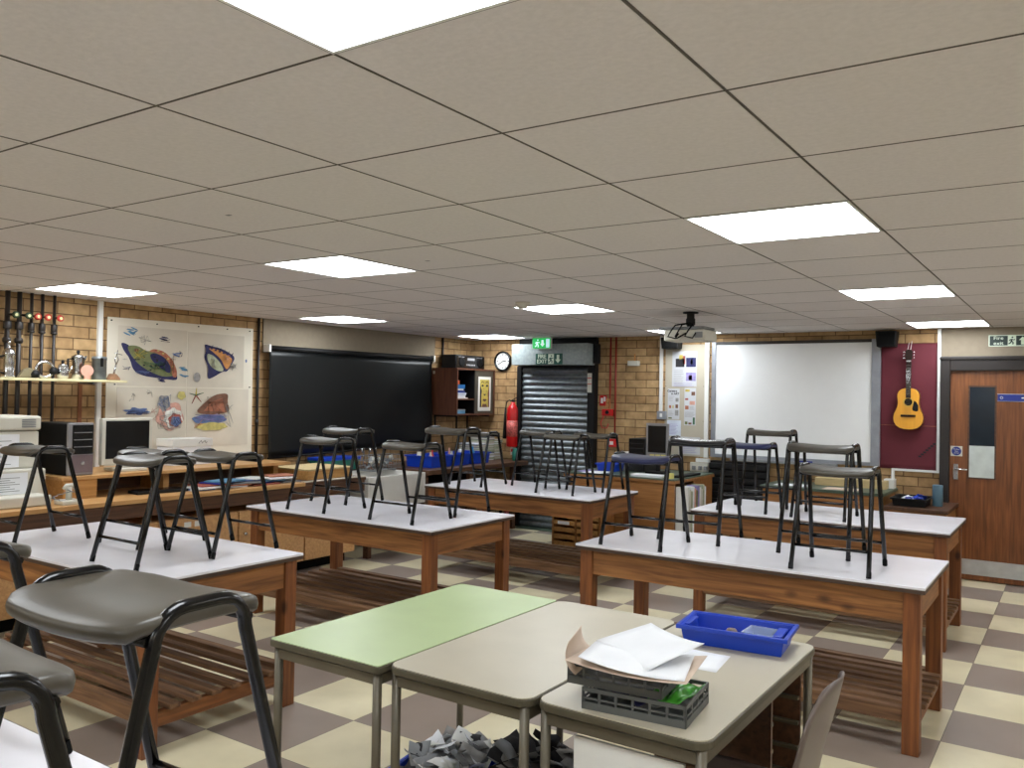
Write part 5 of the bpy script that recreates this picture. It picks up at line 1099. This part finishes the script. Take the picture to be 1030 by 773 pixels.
t = thing('wall_socket', 'white cluster of wall sockets with cables below the notice board', 'socket', (-3.36, YB-.03, .8))
obj('socket_plate', boxes((-3.46, -3.26, YB-.04, YB-.001, .80, .895)), m_offwhite, t, bevel=.004); obj('socket_plate', boxes((-3.40, -3.25, YB-.035, YB-.001, .90, .94)), m_white, t, bevel=.003)
for xx in (-3.43, -3.36, -3.3): obj('plug', boxes((xx, xx+.035, YB-.065, YB-.0405, .82, .86)), m_grey, t, bevel=.004)
# black slatted heater
t = thing('slatted_heater', 'black horizontally slatted heater on the wall below the whiteboard', 'heater', (-2.95, 8.45, .3))
obj('back_plate', boxes((-3.22, -2.62, 8.52, 8.599, .25, .93)), m_matte, t)
for k in range(9): obj('slat', boxes((-3.22, -2.62, 8.48, 8.519, .27+.073*k, .325+.073*k)), m_matte, t, bevel=.004)
obj('leg', boxes((-3.15, -3.1, 8.53, 8.59, 0, .2499), (-2.74, -2.69, 8.53, 8.59, 0, .2499)), m_matte, t)
# rear counter
t = thing('rear_counter', 'wooden counter with thin dark top under the whiteboard', 'counter', (-1.95, 8.25, 0))
obj('worktop', boxes((-2.50, -1.42, 7.9, 8.58, .75, .775)), m_dgreen, t); obj('front_panel', boxes((-2.48, -1.44, 7.94, 7.96, .05, .749)), m_deskwood, t); obj('side_panel', boxes((-1.46, -1.44, 7.961, 8.56, .05, .749), (-2.48, -2.46, 7.961, 8.56, .05, .749)), m_deskwood, t); obj('plinth', boxes((-2.44, -1.5, 7.98, 8.5, 0, .0499)), m_matte, t)
obj('top_rail', boxes((-2.48, -1.44, 7.93, 7.9395, .67, .749)), m_deskwood, t)
t = thing('low_cabinet', 'low wooden cabinet between the rear counter and the brown door', 'cabinet', (-1.16, 8.2, 0))
obj('cabinet_top', boxes((-1.41, -.91, 7.84, 8.56, .65, .68)), m_dkwood, t, bevel=.003); obj('cabinet_body', boxes((-1.39, -.93, 7.87, 8.54, .001, .649)), m_deskwood, t); obj('door', boxes((-1.37, -.95, 7.855, 7.8695, .05, .62)), m_deskwood, t)
tray('dark_tray', 'black tray of blue oddments on the low cabinet beside the door', -1.36, -1.09, 7.92, 8.28, .6805, .07, m_matte)
bm = NB(); heap(bm, -1.31, -1.15, 7.98, 8.22, .71, .75, 22, .09, 3, .6); tag(obj('blue_oddments', bm, [m_blue, m_signblue, m_paper], solid=.003), 'crumpled blue and white oddments heaped in the black tray', 'oddments', kind='stuff')
bm = NB(); lathe(bm, [(.04, 0), (.042, .003), (.042, .18), (.04, .183), (0, .183)], (-1.03, 8.15, .6805), 20); tag(obj('blue_grey_canister', bm, mat('canister_blue', (84, 116, 134), .5)), 'blue-grey cylinder standing on the low cabinet next to the door', 'canister')
tag(obj('long_card_box', boxes((-2.1, -1.8, 8.3, 8.42, .7755, .845)), m_box, bevel=.003), 'left half of the long buff boxes on the rear counter', 'box', 'long buff boxes under the whiteboard')
tag(obj('long_card_box', boxes((-1.79, -1.47, 8.3, 8.42, .7755, .85)), m_box, bevel=.003), 'right half of the long buff boxes on the rear counter', 'box', 'long buff boxes under the whiteboard')
tag(obj('white_box', boxes((-1.52, -1.43, 8.45, 8.56, .7755, .86)), m_white, bevel=.003), 'small white box at the foot of the white trunking', 'box')
for k, (xa, ya, c) in enumerate(((-2.4, 8.0, 'pale paper sheet at the left end of the rear counter'), (-1.95, 7.95, 'pale paper sheet in the middle of the rear counter'))): tag(obj('loose_paper', boxes((xa, xa+.3, ya, ya+.21, .7755, .779)), m_sugar if k else m_paper), c, 'paper', 'sheets on the rear counter')
# dark skirting
struct('baseboard_back', boxes((-4.59, -1.07, YB-.018, YB-.001, 0, .10), (X0, -5.67, YB-.018, YB-.001, 0, .10)), m_frame)
struct('baseboard_left', boxes((X0+.001, X0+.018, YF, YB-.02, 0, .09)), m_frame)
